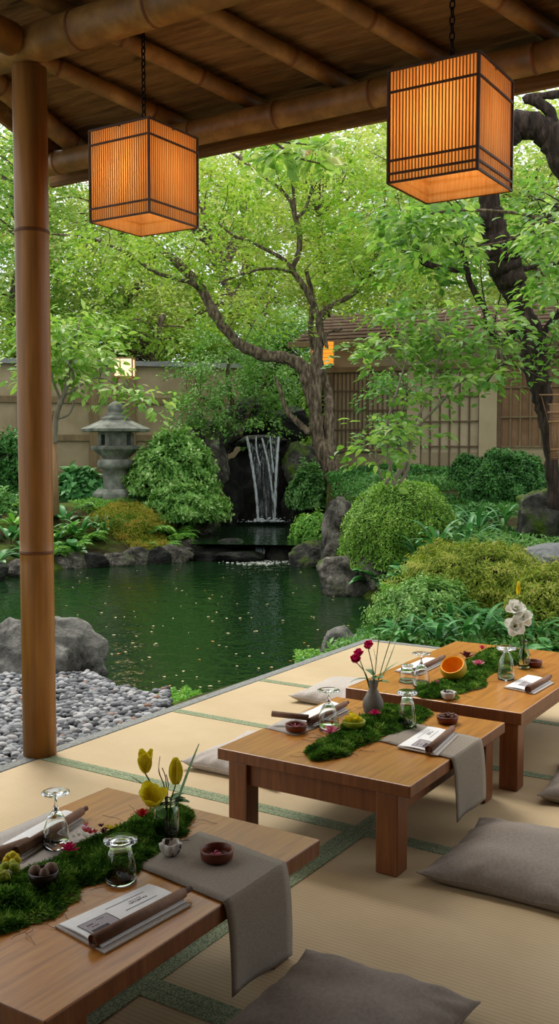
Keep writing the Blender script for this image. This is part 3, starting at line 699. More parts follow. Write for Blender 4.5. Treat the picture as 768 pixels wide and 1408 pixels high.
menu('white printed menu with brown roll at the front of the nearest table', (1.675, 1.705), (1.965, 1.665), (1.935, 1.505), (1.645, 1.525), ZT)
menu('white menu with brown roll lying beside the linen runner, middle table', (3.43, 1.635), (3.735, 1.645), (3.70, 1.50), (3.415, 1.465), ZT + .004)
menu('white menu with brown roll at the right end of the far table', (4.52, 1.592), (4.82, 1.58), (4.74, 1.425), (4.475, 1.435), ZT3, pic=.12)
menu('white menu under brown rolls at left edge behind the nearest moss runner', (1.93, 2.19), (2.225, 2.235), (2.205, 2.13), (1.90, 2.07), ZT + .005, strokes=False)
menu('white menu behind the tall upturned glass on the middle table', (3.52, 2.18), (3.88, 2.20), (3.80, 2.06), (3.50, 2.05), ZT + .005, strokes=False)
menu('white menu left of the orange gourd on the far table', (4.56, 2.19), (4.93, 2.19), (4.90, 2.06), (4.55, 2.05), ZT3, strokes=False)
def loose_roll(lab, p0, p1, r0=.0135):
    m = MB(); p0 = np.array(p0, float); p1 = np.array(p1, float); ax = unit(p1 - p0); sd = unit(np.cross(ax, Z3)); up = np.cross(sd, ax); n = 30
    prof = [(math.cos(-2.5 + 8.6 * i / n) * r0 * (1 - .45 * i / n), math.sin(-2.5 + 8.6 * i / n) * r0 * (1 - .45 * i / n)) for i in range(n + 1)]
    m.grid([[p + sd * a + up * b for a, b in prof] for p in (p0, p1)]); m.tube([p0 + ax * .004, p1 - ax * .004], r0 * .5, 12)
    o = m.build('napkin_roll', M['roll'], smooth=True, label=lab, cat='napkin')
    q = o.modifiers.new('t', 'SOLIDIFY'); q.thickness = .0015
loose_roll('thick brown napkin roll end at the left edge of the nearest table', (1.80, 2.13, ZT + .026), (1.955, 2.11, ZT + .024), .022)
loose_roll('slanting brown napkin roll behind the clay dish, middle table', (3.44, 2.23, ZT + .050), (3.50, 2.085, ZT + .040), .013)

# ------------------------------------------------------------------ glasses
def glass(lab, x, y, z, prof, mat='glass', group='upturned glasses', wob=None):
    t = .0012; outer = prof; m = MB(); m.lathe(prof, (x, y, z), 40)
    return m.build('upturned_glass', M[mat], smooth=True, merge=True, base=(x, y, z), label=lab, cat='glass', group=group)
def goblet(h, rb, rf, stem):                       # upside down: rim on the table, foot on top
    hb = h - stem
    out = [(rb, 0), (rb * 1.03, hb * .25), (rb * .92, hb * .55), (rb * .62, hb * .82), (.010, hb * .97), (.0042, hb + stem * .25), (.004, hb + stem * .7), (.010, h - .012), (rf * .7, h - .007), (rf, h - .006), (rf * 1.01, h - .002), (rf * .9, h), (.012, h - .001), (0, h - .0015)]
    inn = [(rb - .0016, 0), (rb * 1.03 - .0018, hb * .25), (rb * .92 - .002, hb * .55), (rb * .60, hb * .80), (.006, hb * .93), (0, hb * .94)]
    return inn[::-1] + out
def tumbler(h, rb, rf, waist=.6):                 # short glass with a heavy foot, upside down
    out = [(rb, 0), (rb * .99, h * .15), (rb * .93, h * .38), (rb * .80, h * .62), (rb * waist, h * .84), (rb * waist * .97, h * .87), (rf * .85, h * .89), (rf, h * .93), (rf, h * .965), (rf * .86, h), (rf * .3, h * .995), (0, h * .985)]
    inn = [(rb - .0014, 0), (rb * .99 - .0014, h * .15), (rb * .93 - .0015, h * .38), (rb * .80 - .0016, h * .61), (rb * waist - .002, h * .82), (rb * .3, h * .845), (0, h * .85)]
    return inn[::-1] + out
glass('tall stemmed glass upturned beside the white menu at far left', 2.02, 2.062, ZT + .003, goblet(.165, .037, .040, .055))
glass('short upturned glass standing beside the moss of the nearest table', 1.952, 1.752, ZT + .001, tumbler(.118, .043, .046, .62))
glass('stemmed glass upturned behind the yellow flower dish, middle table', 3.512, 1.995, ZT + .004, goblet(.165, .042, .046, .05))
glass('clear tumbler upturned behind the menu of the middle table', 3.72, 1.735, ZT + .004, tumbler(.150, .038, .044, .52))
glass('upturned stemmed glass left of the orange gourd', 4.33, 1.945, ZT3 + .001, goblet(.165, .040, .044, .05))
glass('short round cut glass left of the far table moss', 4.385, 2.045, ZT3 + .001, tumbler(.085, .042, .03, .7))
glass('upturned glass in front of the white lilies', 4.70, 1.652, ZT3 + .001, tumbler(.165, .042, .050, .34))

# ------------------------------------------------------------------ bowls
def bowl(name, lab, x, y, z, R_, h, mat, foot=.6, t=.004, wob=None, n=32, group=None, fill=None, cat='bowl'):
    r = thing(name, lab, cat, (x, y, z), group)
    prof = [(0, .0005), (R_ * foot, 0), (R_ * (foot + .22), h * .22), (R_ * .97, h * .62), (R_ * 1.0, h), (R_ * 1.0 - t * .7, h + t * .4), (R_ - t * 1.5, h * .95), (R_ * .9 - t, h * .5), (R_ * (foot + .08), h * .22), (0, h * .18)]
    m = MB(); m.lathe(prof, (x, y, z), n, wob); m.build('bowl_body', mat, r, smooth=True); return r
r = bowl('clay_bowl', 'red-brown clay dish on the linen runner of the nearest table', 2.19, 1.605, ZT + .006, .048, .032, M['terracotta'], .72)
m = MB(); q = random.Random(2)
for i in range(7): m.ball((2.19 + q.uniform(-.014, .014), 1.605 + q.uniform(-.014, .014), ZT + .019 + q.uniform(0, .006)), (.007, .006, .005), 7, 5)
m.build('pickle_bits', M['p_pink'], smooth=True, label='small heap of pink bits in the clay dish of the nearest table', cat='food')
bowl('clay_bowl', 'red-brown clay dish at the left end of the middle table', 3.40, 2.085, ZT + .006, .045, .030, M['terracotta'], .72)
m = MB()
for i in range(5): a = i * 1.2; m.tube([(3.40 + .02 * math.cos(a), 2.085 + .02 * math.sin(a), ZT + .018), (3.40 - .022 * math.cos(a + .3), 2.085 - .022 * math.sin(a + .3), ZT + .034)], .0016, 5)
m.build('dried_sticks', M['p_pink'], label='few pale dried sticks in the clay dish, middle table', cat='food')
bowl('clay_bowl', 'red-brown clay dish at the far end of the right table', 5.06, 1.63, ZT3 + .001, .048, .030, M['terracotta'], .72)
bowl('snack_bowl', 'dark brown bowl of snacks at the right end of the middle table', 3.87, 1.615, ZT + .001, .047, .030, M['terracotta'], .7)
m = MB(); q = random.Random(8)
for i in range(16): m.ball((3.87 + q.uniform(-.026, .026), 1.615 + q.uniform(-.026, .026), ZT + .028 + q.uniform(0, .010)), (.009, .007, .006), 7, 5)
m.build('snack_heap', M['roll_dark'], smooth=True, label='heap of dark brown snacks filling the middle table bowl', cat='food')
petal = lambda th, z: .14 * abs(math.sin(2.5 * th)) if z > ZT else .0
bowl('petal_cup', 'small white and brown wavy-rimmed cup beside the tulip jar', 2.148, 1.738, ZT + .006, .030, .036, M['white_glaze'], .6, wob=lambda th, z: .16 * math.cos(5 * th) * min(1, z / .03))
bowl('petal_cup', 'small white and brown cup in front of the orange gourd', 4.165, 1.735, ZT3 + .003, .034, .034, M['white_glaze'], .6, wob=lambda th, z: .07 * math.cos(6 * th) * min(1, z / .03))
m = MB(); q = random.Random(4)
for i in range(9): m.ball((4.165 + q.uniform(-.018, .018), 1.735 + q.uniform(-.018, .018), ZT3 + .030), (.009, .008, .006), 7, 5)
m.build('dark_berries', M['dark_clay'], smooth=True, label='dark berries in the cup before the orange gourd', cat='food')
bowl('mushroom_bowl', 'dark bowl with white rim holding mushrooms in the nearest moss', 1.80, 1.885, ZT + .012, .040, .040, M['dark_clay'], .55)
for i, (dx, dy, s_, lb) in enumerate(((-.016, .016, 1.0, 'brown mushroom at the back of the dark bowl'), (.018, -.008, 1.15, 'tall rounded mushroom at the right of the dark bowl'), (-.012, -.014, .8, 'pointed small mushroom at the front of the dark bowl'))):
    r = thing('mushroom', lb, 'mushroom', (1.80 + dx, 1.885 + dy, ZT + .035), 'mushrooms in the dark bowl')
    m = MB(); m.lathe([(0, ZT + .03), (.006 * s_, ZT + .03), (.006 * s_, ZT + .05)], (1.80 + dx, 1.885 + dy, 0), 10); m.build('stalk', M['p_cream'], r, smooth=True)
    m = MB(); m.lathe([(.005, ZT + .046), (.017 * s_, ZT + .047), (.0175 * s_, ZT + .054), (.012 * s_, ZT + .064 * (1 if s_ < 1 else 1.03)), (0, ZT + .069 * (1 if s_ < 1 else 1.04))], (1.80 + dx, 1.885 + dy, 0), 14); m.build('cap', M['mushroom'], r, smooth=True)

# orange gourd cut open towards the viewer
r = thing('gourd_bowl', 'hollow orange gourd half standing in the far table moss', 'gourd', (4.50, 1.85, ZT3 + .012))
def gourd(mb, R_, inner=False):
    P = []
    for i in range(0, 15):
        th = math.radians(118) * i / 14
        P.append([(R_ * math.sin(th) * math.cos(f), R_ * math.sin(th) * math.sin(f), -R_ * .88 * math.cos(th)) for f in np.linspace(0, 2 * PI, 33)])
    return P
tl = Matrix.Rotation(math.radians(-36), 3, 'Y') 
def gt(P): return [[np.array([4.50, 1.85, ZT3 + .070]) + np.array(tl @ Vector(p)) for p in r_] for r_ in P]
Po = gt(gourd(None, .066)); Pi = gt(gourd(None, .059))
m = MB(); m.grid(Po); m.build('skin', M['gourd_skin'], r, smooth=True)
m = MB(); m.grid([Po[-1], Pi[-1]]); m.grid(Pi[::-1]); m.build('flesh', M['gourd_flesh'], r, smooth=True)

# ------------------------------------------------------------------ vases
r = thing('bottle_vase', 'grey-brown stoneware bottle vase in the middle table moss', 'vase', (3.80, 1.935, ZT + .006))
m = MB(); m.lathe([(0, 0), (.030, 0), (.040, .012), (.0465, .038), (.044, .064), (.030, .092), (.0185, .112), (.0165, .128), (.0235, .1485), (.0215, .1490), (.013, .130), (.013, .10), (0, .095)], (3.80, 1.935, ZT + .006), 36); m.build('vase_body', M['vase_grey'], r, smooth=True)
r = thing('glass_jar', 'clear glass jar holding yellow tulips on the nearest table', 'jar', (2.25, 1.835, ZT + .006))
jp = [(0, .003), (.030, .003), (.0365, .006), (.0375, .014), (.0375, .078), (.033, .090), (.028, .094), (.028, .100), (.0315, .102), (.0315, .108), (.028, .110), (.0262, .109), (.0262, .092), (.031, .087), (.0355, .077), (.0355, .016), (.034, .009), (0, .008)]
m = MB(); m.lathe(jp, (2.25, 1.835, ZT + .006), 36); m.build('jar_glass', M['glass_green'], r, smooth=True, merge=True)
r = thing('glass_bottle_vase', 'clear bottle vase holding the white lilies', 'vase', (4.98, 1.655, ZT3 + .004))
m = MB(); m.lathe([(0, .002), (.026, .002), (.032, .01), (.033, .05), (.026, .09), (.016, .115), (.015, .135), (.019, .145), (.0172, .145), (.0132, .134), (.0142, .114), (.024, .089), (.031, .05), (.030, .012), (0, .007)], (4.98, 1.655, ZT3 + .004), 30); m.build('bottle_glass', M['glass_green'], r, smooth=True, merge=True)

# ------------------------------------------------------------------ flowers
def petal_pts(c, az, L, W, rise, curl, k_=6, cup=.3):
    """a curved petal strip: starts at c, leaves at azimuth az, rising with slope angle rise, curling by curl"""
    d = np.array([math.cos(az), math.sin(az), 0]); s_ = np.array([-math.sin(az), math.cos(az), 0]); p = np.array(c, float); P = []
    for i in range(k_ + 1):
        t = i / k_; a = rise + curl * t; w = W * math.sin(PI * min(.97, .10 + .83 * t)) ** .7 * .5
        f = d * math.cos(a) + Z3 * math.sin(a); nrm = -d * math.sin(a) + Z3 * math.cos(a)
        P.append([p + s_ * w * q + nrm * (cup * w * q * q) for q in (-1, -.5, 0, .5, 1)]); p = p + f * L / k_
    return P
def bloom(mb, c, L, W, n, rise, curl, az0=0, cup=.3, jit=.1, q=random): 
    for i in range(n): mb.grid(petal_pts(c, az0 + 2 * PI * i / n + q.uniform(-jit, jit), L * q.uniform(.9, 1.08), W, rise + q.uniform(-jit, jit), curl, cup=cup))
def stem_leaf(mb, base, az, L, W, rise, curl): mb.grid(petal_pts(base, az, L, W, rise, curl, 7, .25))
def flower_stem(name, lab, cat, base, mid, top, petals, pm, rs=.0022, lv=(), group=None, center=None):
    r = thing(name, lab, cat, base, group)
    m = MB(); m.tube(smooth_path([base, mid, top], 6), rs, 7); m.build('stem', M['stem'], r, smooth=True)
    if petals:
        m = MB(); petals(m, np.array(top, float)); m.build('petals', pm, r, smooth=True)
    for lf in lv:
        m = MB(); stem_leaf(m, *lf); m.build('leaf', M['leaf_flower'], r, smooth=True)
    if center:
        m = MB(); 
        for i in range(6): a = i * 1.05; m.tube([top, np.array(top) - F3 * .024 + Z3 * .018 + np.array([math.cos(a) * .008, math.sin(a) * .008, math.sin(a * 2) * .006])], .0016, 4)
        m.build('stamens', M['p_lime'], r)
    return r
k = N('cut_flower_leaf'); f = k.noise(k.coords(), 14, 3); M['leaf_flower'] = k.done(k.bsdf(k.ramp(f, [(.3, '2f5f26'), (.7, '5c8a34')]), .45))
q = random.Random(3)
# world axes: screen right is about (+.54,-.84), away is (+.84,+.54)
def sr(p, right=0.0, up=0.0, back=0.0): return tuple(np.array(p, float) + right * R3 + back * F3 + up * Z3)
J = (2.25, 1.835, ZT + .014)
def tilted(m, c, fn, ang, az=HEAD + PI):
    t_ = MB(); fn(t_, np.zeros(3)); ax = Vector((-math.sin(az), math.cos(az), 0)); R_ = Matrix.Rotation(ang, 3, ax)
    m.add([np.array(c, float) + np.array(R_ @ Vector(v)) for v in t_.v], t_.f)
def tulip(m, c, s_=1.0, open_=.2, q=q):
    s_ *= 1.22; bloom(m, c, .062 * s_, .036 * s_, 3, 1.35 - open_, .35, q.uniform(0, 6), .5, .06, q); bloom(m, c, .058 * s_, .034 * s_, 3, 1.25 - open_, .5, q.uniform(0, 6), .5, .06, q)
flower_stem('yellow_tulip', 'upper left yellow tulip in the glass jar', 'flower', sr(J, -.005), sr(J, -.02, .10), sr(J, -.060, .19, -.02), lambda m, c: tulip(m, c, 1.0, .25), M['p_yellow'], lv=[(sr(J, -.02, .1), 2.6, .12, .024, .9, -.3)], group='yellow tulips in the glass jar')
flower_stem('yellow_tulip', 'wide open yellow tulip drooping over the jar rim', 'flower', sr(J, 0, 0, -.006), sr(J, -.012, .09, -.02), sr(J, -.035, .108, -.045), lambda m, c: tilted(m, c, lambda m2, c2: bloom(m2, c2, .076, .056, 6, .8, .5, 0, .4, .15, q), .7), M['p_yellow'], lv=[(sr(J, -.01, .095, -.03), 3.6, .05, .03, .2, -.3), (sr(J, -.02, .085, -.03), 4.1, .055, .03, -.1, -.2)], group='yellow tulips in the glass jar')
flower_stem('yellow_tulip', 'slim closed yellow tulip at the right of the jar', 'flower', sr(J, .006), sr(J, .012, .09), sr(J, .028, .150), lambda m, c: tulip(m, c, 1.0, -.02), M['p_yellow'], lv=[(sr(J, .01, .1), -.6, .05, .026, .2, -.5), (sr(J, .012, .09), -1.2, .06, .03, .4, -.6), (sr(J, .012, .1), -.2, .055, .026, .5, -.9), (sr(J, 0, .1), 2.0, .06, .028, .8, -.9)], group='yellow tulips in the glass jar')
r = thing('blade_leaf', 'long upright pointed green leaf behind the yellow tulips', 'leaf', sr(J, .01))
m = MB(); stem_leaf(m, sr(J, .012, .03), HEAD - 1.2, .25, .022, 1.22, -.05); m.build('leaf', M['leaf_flower'], r, smooth=True)
m = MB(); m.tube(smooth_path([sr(J, 0), sr(J, -.004, .13), sr(J, -.022, .19), sr(J, -.018, .235)], 4), [.0022] * 5 + [.0018] * 4 + [.001] * 4, 5)
m.tube(smooth_path([sr(J, 0), sr(J, .0, .12), sr(J, -.002, .17), sr(J, -.012, .20)], 4), .0015, 5); m.tube(smooth_path([sr(J, 0), sr(J, .004, .12), sr(J, .006, .15), sr(J, .0, .18)], 4), .0015, 5)
m.build('bare_twig', M['stem_red'], smooth=True, label='bare dark branching twig rising among the yellow tulips', cat='twig')
V2 = (3.80, 1.935, ZT + .07)
def rose(m, c):
    for ring_, (n, L, rise) in enumerate(((3, .026, 1.5), (5, .034, 1.3), (6, .040, 1.0), (6, .038, .6))): bloom(m, (c[0], c[1], c[2] - .008), L, .032, n, rise, .9, ring_, .5, .15, q)
flower_stem('magenta_flower', 'upper magenta flower in the grey vase', 'flower', sr(V2), sr(V2, .0, .12), sr(V2, -.024, .236), lambda m, c: tilted(m, c, rose, .5), M['p_magenta'], lv=[(sr(V2, .0, .11), 1.4, .05, .038, .8, -1.0)], group='magenta flowers in the grey vase')
flower_stem('magenta_flower', 'lower left magenta flower in the grey vase', 'flower', sr(V2, -.003), sr(V2, -.03, .11), sr(V2, -.080, .176, -.01), lambda m, c: tilted(m, c, rose, .7), M['p_magenta'], lv=[(sr(V2, -.008, .088), 2.3, .10, .02, .35, -1.0)], group='magenta flowers in the grey vase')
flower_stem('magenta_flower', 'second head tucked under the lower left magenta flower', 'flower', sr(V2, -.004, 0, .004), sr(V2, -.03, .10), sr(V2, -.066, .196, .015), lambda m, c: tilted(m, c, rose, .4), M['p_magenta'], group='magenta flowers in the grey vase')
flower_stem('green_sprig', 'long thin green stalk arching right out of the grey vase', 'sprig', sr(V2, .004), sr(V2, .045, .17), sr(V2, .140, .47, .0), None, None, .002, lv=[(sr(V2, .02, .09), -.9, .12, .016, .9, -.5), (sr(V2, .02, .08), -1.2, .05, .034, .3, -.8), (sr(V2, .04, .10), -.8, .16, .012, 1.15, .1), (sr(V2, .012, .10), -2.0, .045, .036, .6, -1.2)])
flower_stem('green_sprig', 'upright green bud stalk in the middle of the grey vase', 'sprig', sr(V2, 0, 0, .003), sr(V2, .01, .14), sr(V2, .026, .30), None, None, .0018, lv=[(sr(V2, .018, .22), -1.0, .085, .012, 1.4, .05), (sr(V2, .016, .16), 2.0, .07, .012, 1.3, .1), (sr(V2, .0, .09), -.2, .055, .04, .4, -1.0)])
V3 = (4.98, 1.655, ZT3 + .02)
def lily0(m, c):
    a0 = q.uniform(0, 6)
    for g_, (L_, W_, rs_) in enumerate(((.062, .062, .35), (.058, .058, .75), (.04, .036, 1.15))): bloom(m, c, L_, W_, 4, rs_, -.25, a0 + g_ * .8, .5, .08, q)
for (dr, du, db, ta, lb) in ((-.06, .225, -.03, 1.15, 'lowest white lily facing the viewer'), (-.015, .262, .0, .8, 'white lily above the lowest one, right side'), (-.045, .305, .01, .75, 'topmost white lily of the bunch')):
    flower_stem('white_lily', lb, 'flower', sr(V3), sr(V3, dr * .4, .14), sr(V3, dr, du - .02, db), lambda m, c: tilted(m, c, lily0, ta), M['p_white'], group='white lilies in the clear vase', center=True)
flower_stem('lily_bud', 'closed yellow-green lily bud above the white lilies', 'flower', sr(V3, 0, 0, .01), sr(V3, .0, .2), sr(V3, -.03, .375, .02), lambda m, c: bloom(m, (c[0], c[1], c[2] - .01), .07, .022, 4, 1.45, .08, 0, .6, .03, q), M['p_yellow'], lv=[(sr(V3, 0, .25, .02), 2.2, .11, .02, 1.0, -.4), (sr(V3, 0, .22, .02), 2.8, .12, .02, .7, -.3)])

def table_flower(name, lab, x, y, z, R_, mat, n=9, rings=3, rise=.25, group='flower heads on the moss', cat='flower', w=.35):
    m = MB(); c = (x, y, z)
    for g in range(rings): bloom(m, (x, y, z + .002 * g), R_ * (1 - .24 * g), R_ * w, n, rise + .4 * g, .3, g * .3, .4, .15, q)
    m.ball((x, y, z + .002), (R_ * .2, R_ * .2, R_ * .12), 8, 5)
    return m.build(name, mat, smooth=True, label=lab, cat=cat, group=group)
ZM = ZT + .036; ZM3 = ZT3 + .036
table_flower('red_flower', 'orange-red flower head behind the glass jar', 2.245, 1.925, ZM + .012, .030, M['p_red'], 8, 3, .5)
table_flower('crimson_flower', 'crimson flower head in the moss behind the short glass', 1.955, 1.945, ZM + .004, .032, M['p_magenta'], 7, 3, .15)
table_flower('pink_striped_flower', 'pink star flower at the front end of the middle moss', 3.36, 1.90, ZM, .042, M['p_pink'], 11, 3, .35)
table_flower('crimson_flower', 'crimson flower head in front of the grey vase', 3.70, 1.875, ZM, .034, M['p_magenta'], 9, 3, .3)
table_flower('pink_flower', 'pink open flower right of the orange gourd', 4.78, 1.83, ZM3, .040, M['p_pink'], 10, 3, .3)
table_flower('maroon_flower', 'dark maroon flower behind the pink one on far table', 4.93, 1.95, ZM3, .045, M['p_dark'], 9, 3, .3)
table_flower('crimson_flower', 'small crimson flower beyond the maroon one on far table', 5.18, 1.96, ZM3, .028, M['p_magenta'], 7, 2, .5)
table_flower('pink_bud', 'pink bud left of the orange gourd', 4.33, 1.86, ZM3 - .01, .018, M['p_pink'], 6, 3, .8)
table_flower('pink_flower', 'pink bloom beneath the white lilies', 4.92, 1.735, ZM3 + .04, .030, M['p_pink'], 7, 2, .8)
for i, (x, y, mt, lb) in enumerate(((2.05, 2.0, 'p_white', 'tuft of tiny white flowers beside the red ones'), (2.09, 1.985, 'p_red', 'small red blossom among the white ones'), (2.13, 1.965, 'p_dark', 'small dark red blossom at the moss edge'), (2.155, 1.96, 'p_yellow', 'small yellow blossom near the jar'), (2.105, 2.02, 'p_pink', 'small pink blossom at the back of the moss'))):
    m = MB(); qq = random.Random(i)
    for j in range(9 if mt == 'p_white' else 4): bloom(m, (x + qq.uniform(-.018, .018), y + qq.uniform(-.018, .018), ZT + .028 + qq.uniform(0, .016)), .009 if mt == 'p_white' else .013, .007, 6, .5, .3, j, .3, .1, qq)
    m.build('blossom_tuft', M[mt], smooth=True, label=lb, cat='flower', group='tiny blossoms on the nearest moss')
# yellow-green romanesco pieces and the yellow flower dish
for i, (x, y, s_, mt, lb) in enumerate(((1.795, 2.01, .026, 'p_lime', 'lime green cauliflower floret at the left moss edge'), (1.835, 2.045, .024, 'p_yellow', 'yellow cauliflower floret behind the mushroom bowl'), (1.79, 2.08, .024, 'p_lime', 'olive cauliflower floret farthest left behind'), (1.745, 1.985, .022, 'p_lime', 'small lime floret nearest the left frame edge'), (1.72, 2.05, .018, 'p_cream', 'pale round bud at the left edge'))):
    m = MB(); qq = random.Random(i)
    for j in range(16): d_ = unit(np.array([qq.gauss(0, 1), qq.gauss(0, 1), abs(qq.gauss(.3, .6))])); m.ball(np.array([x, y, ZT + .03]) + d_ * s_ * .7, s_ * .42, 8, 6)
    m.build('cauliflower_floret', M[mt], smooth=True, label=lb, cat='vegetable', group='florets on the nearest moss')
r = bowl('leaf_dish', 'small pale green dish of yellow blossoms in the middle moss', 3.51, 1.875, ZT + .026, .048, .030, M['p_lime'], .5, cat='dish')
m = MB(); qq = random.Random(11)
for j in range(12): bloom(m, (3.51 + qq.uniform(-.026, .026), 1.875 + qq.uniform(-.026, .026), ZT + .050 + qq.uniform(0, .014)), .022, .017, 5, .8, .5, j, .5, .2, qq)
m.build('yellow_blossoms', M['p_yellow'], smooth=True, kind='stuff', label='yellow blossoms filling the pale green dish', cat='flower')
table_flower('orange_bud', 'small orange bud left of the yellow blossom dish', 3.47, 1.955, ZM, .018, M['p_orange'], 6, 3, .8)

# ------------------------------------------------------------------ moss runners
def moss_runner(lab, line, widths, z, hgt, n, seed):
    L = [np.array(p, float) for p in line]; P = smooth_path([np.array([*p, w]) for p, w in zip(L, widths)], 8)
    r = thing('moss_runner', lab, 'moss', (P[0][0], P[0][1], z)); rows = []
    T = []
    for i, p in enumerate(P):
        t = P[min(i + 1, len(P) - 1)][:2] - P[max(i - 1, 0)][:2]; t = t / np.linalg.norm(t); s_ = np.array([-t[1], t[0]]); T.append((p, t, s_))
        e = min(1, i / 3, (len(P) - 1 - i) / 3) ** .5; row = []
        for u in np.linspace(-1, 1, 13):
            w = p[2] * (.85 + .45 * mn.noise(Vector((p[0] * 12, p[1] * 12, u * .7 + seed)))) * max(e, .15)
            hz = hgt * (1 - u * u) ** .6 * e * (.8 + 1.5 * mn.noise(Vector((p[0] * 18, p[1] * 18 + u, seed)))) if abs(u) < .999 else 0
            q_ = p[:2] + s_ * u * w; row.append((q_[0], q_[1], z + .001 + max(0, hz)))
        rows.append(row)
    m = MB(); m.grid(rows); m.build('moss_bed', M['moss_base'], r, smooth=True)
    RW = np.array(rows); ni, nj = RW.shape[:2]
    u = rng.random(n) * (ni - 1.001); v_ = rng.random(n) * (nj - 1.001); i0 = u.astype(int); j0 = v_.astype(int); fu = (u - i0)[:, None]; fv = (v_ - j0)[:, None]
    C = RW[i0, j0] * (1 - fu) * (1 - fv) + RW[i0 + 1, j0] * fu * (1 - fv) + RW[i0, j0 + 1] * (1 - fu) * fv + RW[i0 + 1, j0 + 1] * fu * fv
    cen = RW[i0, nj // 2]; outw = unit(C - cen) * (np.abs(v_ / (nj - 1) - .5) * 2)[:, None]
    D = rng.normal(size=(n, 3)) * .8 + outw * .8; D[:, 2] = np.abs(D[:, 2]) * .5 + .12
    edge = (np.abs(v_ / (nj - 1) - .5) * 2) > .86; D[edge, 2] *= .3
    C = C + np.array([0, 0, .001])
    clump = np.array([mn.noise(Vector(c * 26)) for c in C]) * .5 + .5
    Ls = Leafs(); Lg = .008 + .016 * rng.random(n)
    Ls.add(*leaves(C, D, rng.normal(size=(n, 3)), Lg, Lg * .15 + .0006, T2, np.clip((clump - .5) * 1.6 + .5 + .5 * (rng.random(n) - .5), 0, 1)))
    Ls.build('moss_tufts', M['moss_green'], r, kind='stuff')
    # stray wiry roots at the rim
    m = MB(); q_ = random.Random(seed)
    for i in range(46):
        p, t, s_ = T[q_.randrange(1, len(T) - 1)]; sg = q_.choice((-1, 1)); w = p[2] * q_.uniform(.85, 1.05); b = p[:2] + s_ * sg * w
        a = q_.uniform(0, 6.28); pts = [np.array([b[0], b[1], z + .006])]
        for k_ in range(4): a += q_.uniform(-1.1, 1.1); pts.append(pts[-1] + np.array([math.cos(a) * .012 + s_[0] * sg * .006, math.sin(a) * .012 + s_[1] * sg * .006, q_.uniform(-.004, .005)])); pts[-1][2] = max(pts[-1][2], z + .0015)
        m.tube(pts, .0007, 4, False)
    m.build('dry_rootlets', M['stem_red'], r, kind='stuff')
moss_runner('long green moss runner across the nearest table', [(1.50, 1.88), (1.68, 1.90), (1.86, 1.90), (2.05, 1.885), (2.25, 1.92), (2.45, 1.925)], [.13, .15, .13, .125, .12, .10], ZT, .022, 30000, 1)
moss_runner('green moss runner across the middle table around the vase', [(3.12, 1.83), (3.3, 1.84), (3.5, 1.85), (3.7, 1.865), (3.86, 1.85), (4.00, 1.86)], [.05, .095, .12, .15, .15, .12], ZT, .022, 24000, 2)
moss_runner('green moss runner along the far table under the gourd', [(4.13, 1.84), (4.3, 1.83), (4.5, 1.80), (4.75, 1.82), (5.0, 1.84), (5.2, 1.84), (5.38, 1.84)], [.10, .12, .11, .11, .15, .14, .10], ZT3, .022, 22000, 3)

# ------------------------------------------------------------------ floor cushions
def cushion(lab, cx, cy, w, l, h, rz, mat, seed, z0=.003):
    r = thing('floor_cushion', lab, 'cushion', (cx, cy, 0)); n = 44
    R_ = np.array([[math.cos(rz), -math.sin(rz)], [math.sin(rz), math.cos(rz)]])
    def pt(u, v, side):
        px = 1 - .10 * (1 - abs(v) ** 2.2) ; py = 1 - .10 * (1 - abs(u) ** 2.2)
        x = w / 2 * u * px; y = l / 2 * v * py
        b = max(0.0, (1 - abs(u) ** 2.6)) ** .52 * max(0.0, (1 - abs(v) ** 2.6)) ** .52
        c_ = Vector((u * 1.6 + seed, v * 1.6, side * .5)); ed = 1 - b
        wr = .010 * mn.noise(c_ * 1.4) * b + .006 * mn.noise(Vector((u * 5 + seed * 3, v * 5, 1))) * min(1, ed * 2.2) * min(1, b * 4)
        ang = math.atan2(v, u); wr += .0035 * math.sin(ang * 22 + seed * 5 + 3 * mn.noise(Vector((ang * 2, seed, 0)))) * math.exp(-((b - .38) / .25) ** 2)
        zmid = .030 + .010 * (abs(u) * abs(v)) ** 2 + .012 * mn.noise(Vector((u * 2 + seed, v * 2, 7)))
        z = zmid + (h * .80 * b + wr if side > 0 else -(zmid - z0) * min(1, b * 3.0)); q_ = R_ @ np.array([x, y]); return (cx + q_[0], cy + q_[1], z)
    g = np.sin(np.linspace(-PI / 2, PI / 2, n))
    m = MB(); m.grid([[pt(u, v, 1) for v in g] for u in g]); m.grid([[pt(u, v, -1) for v in g[::-1]] for u in g])
    m.build('cushion_cover', mat, r, smooth=True, merge=True)
    m = MB(); e = [pt(u, -1, 1) for u in g] + [pt(1, v, 1) for v in g[1:]] + [pt(u, 1, 1) for u in g[::-1][1:]] + [pt(-1, v, 1) for v in g[::-1][1:]]
    m.tube(e, .0028, 6, False); m.build('seam_piping', mat, r, smooth=True)
cushion('big grey-brown square cushion lying right of the middle table', 3.36, 1.075, .60, .62, .115, 0.0, M['cushion'], 1)
cushion('grey-brown cushion cut by the right edge of the photo', 4.38, 1.02, .60, .60, .12, .14, M['cushion'], 2)
cushion('grey-brown cushion in the bottom foreground by the nearest table', 2.135, 1.165, .54, .53, .12, 0.02, M['cushion'], 3)
cushion('pale cushion on the sunny mat behind the middle table', 3.86, 2.56, .56, .54, .10, -.03, M['cushion_pale'], 4)
cushion('pale cushion farther back, left of the far table', 5.18, 2.78, .55, .55, .10, -.03, M['cushion_pale'], 5)
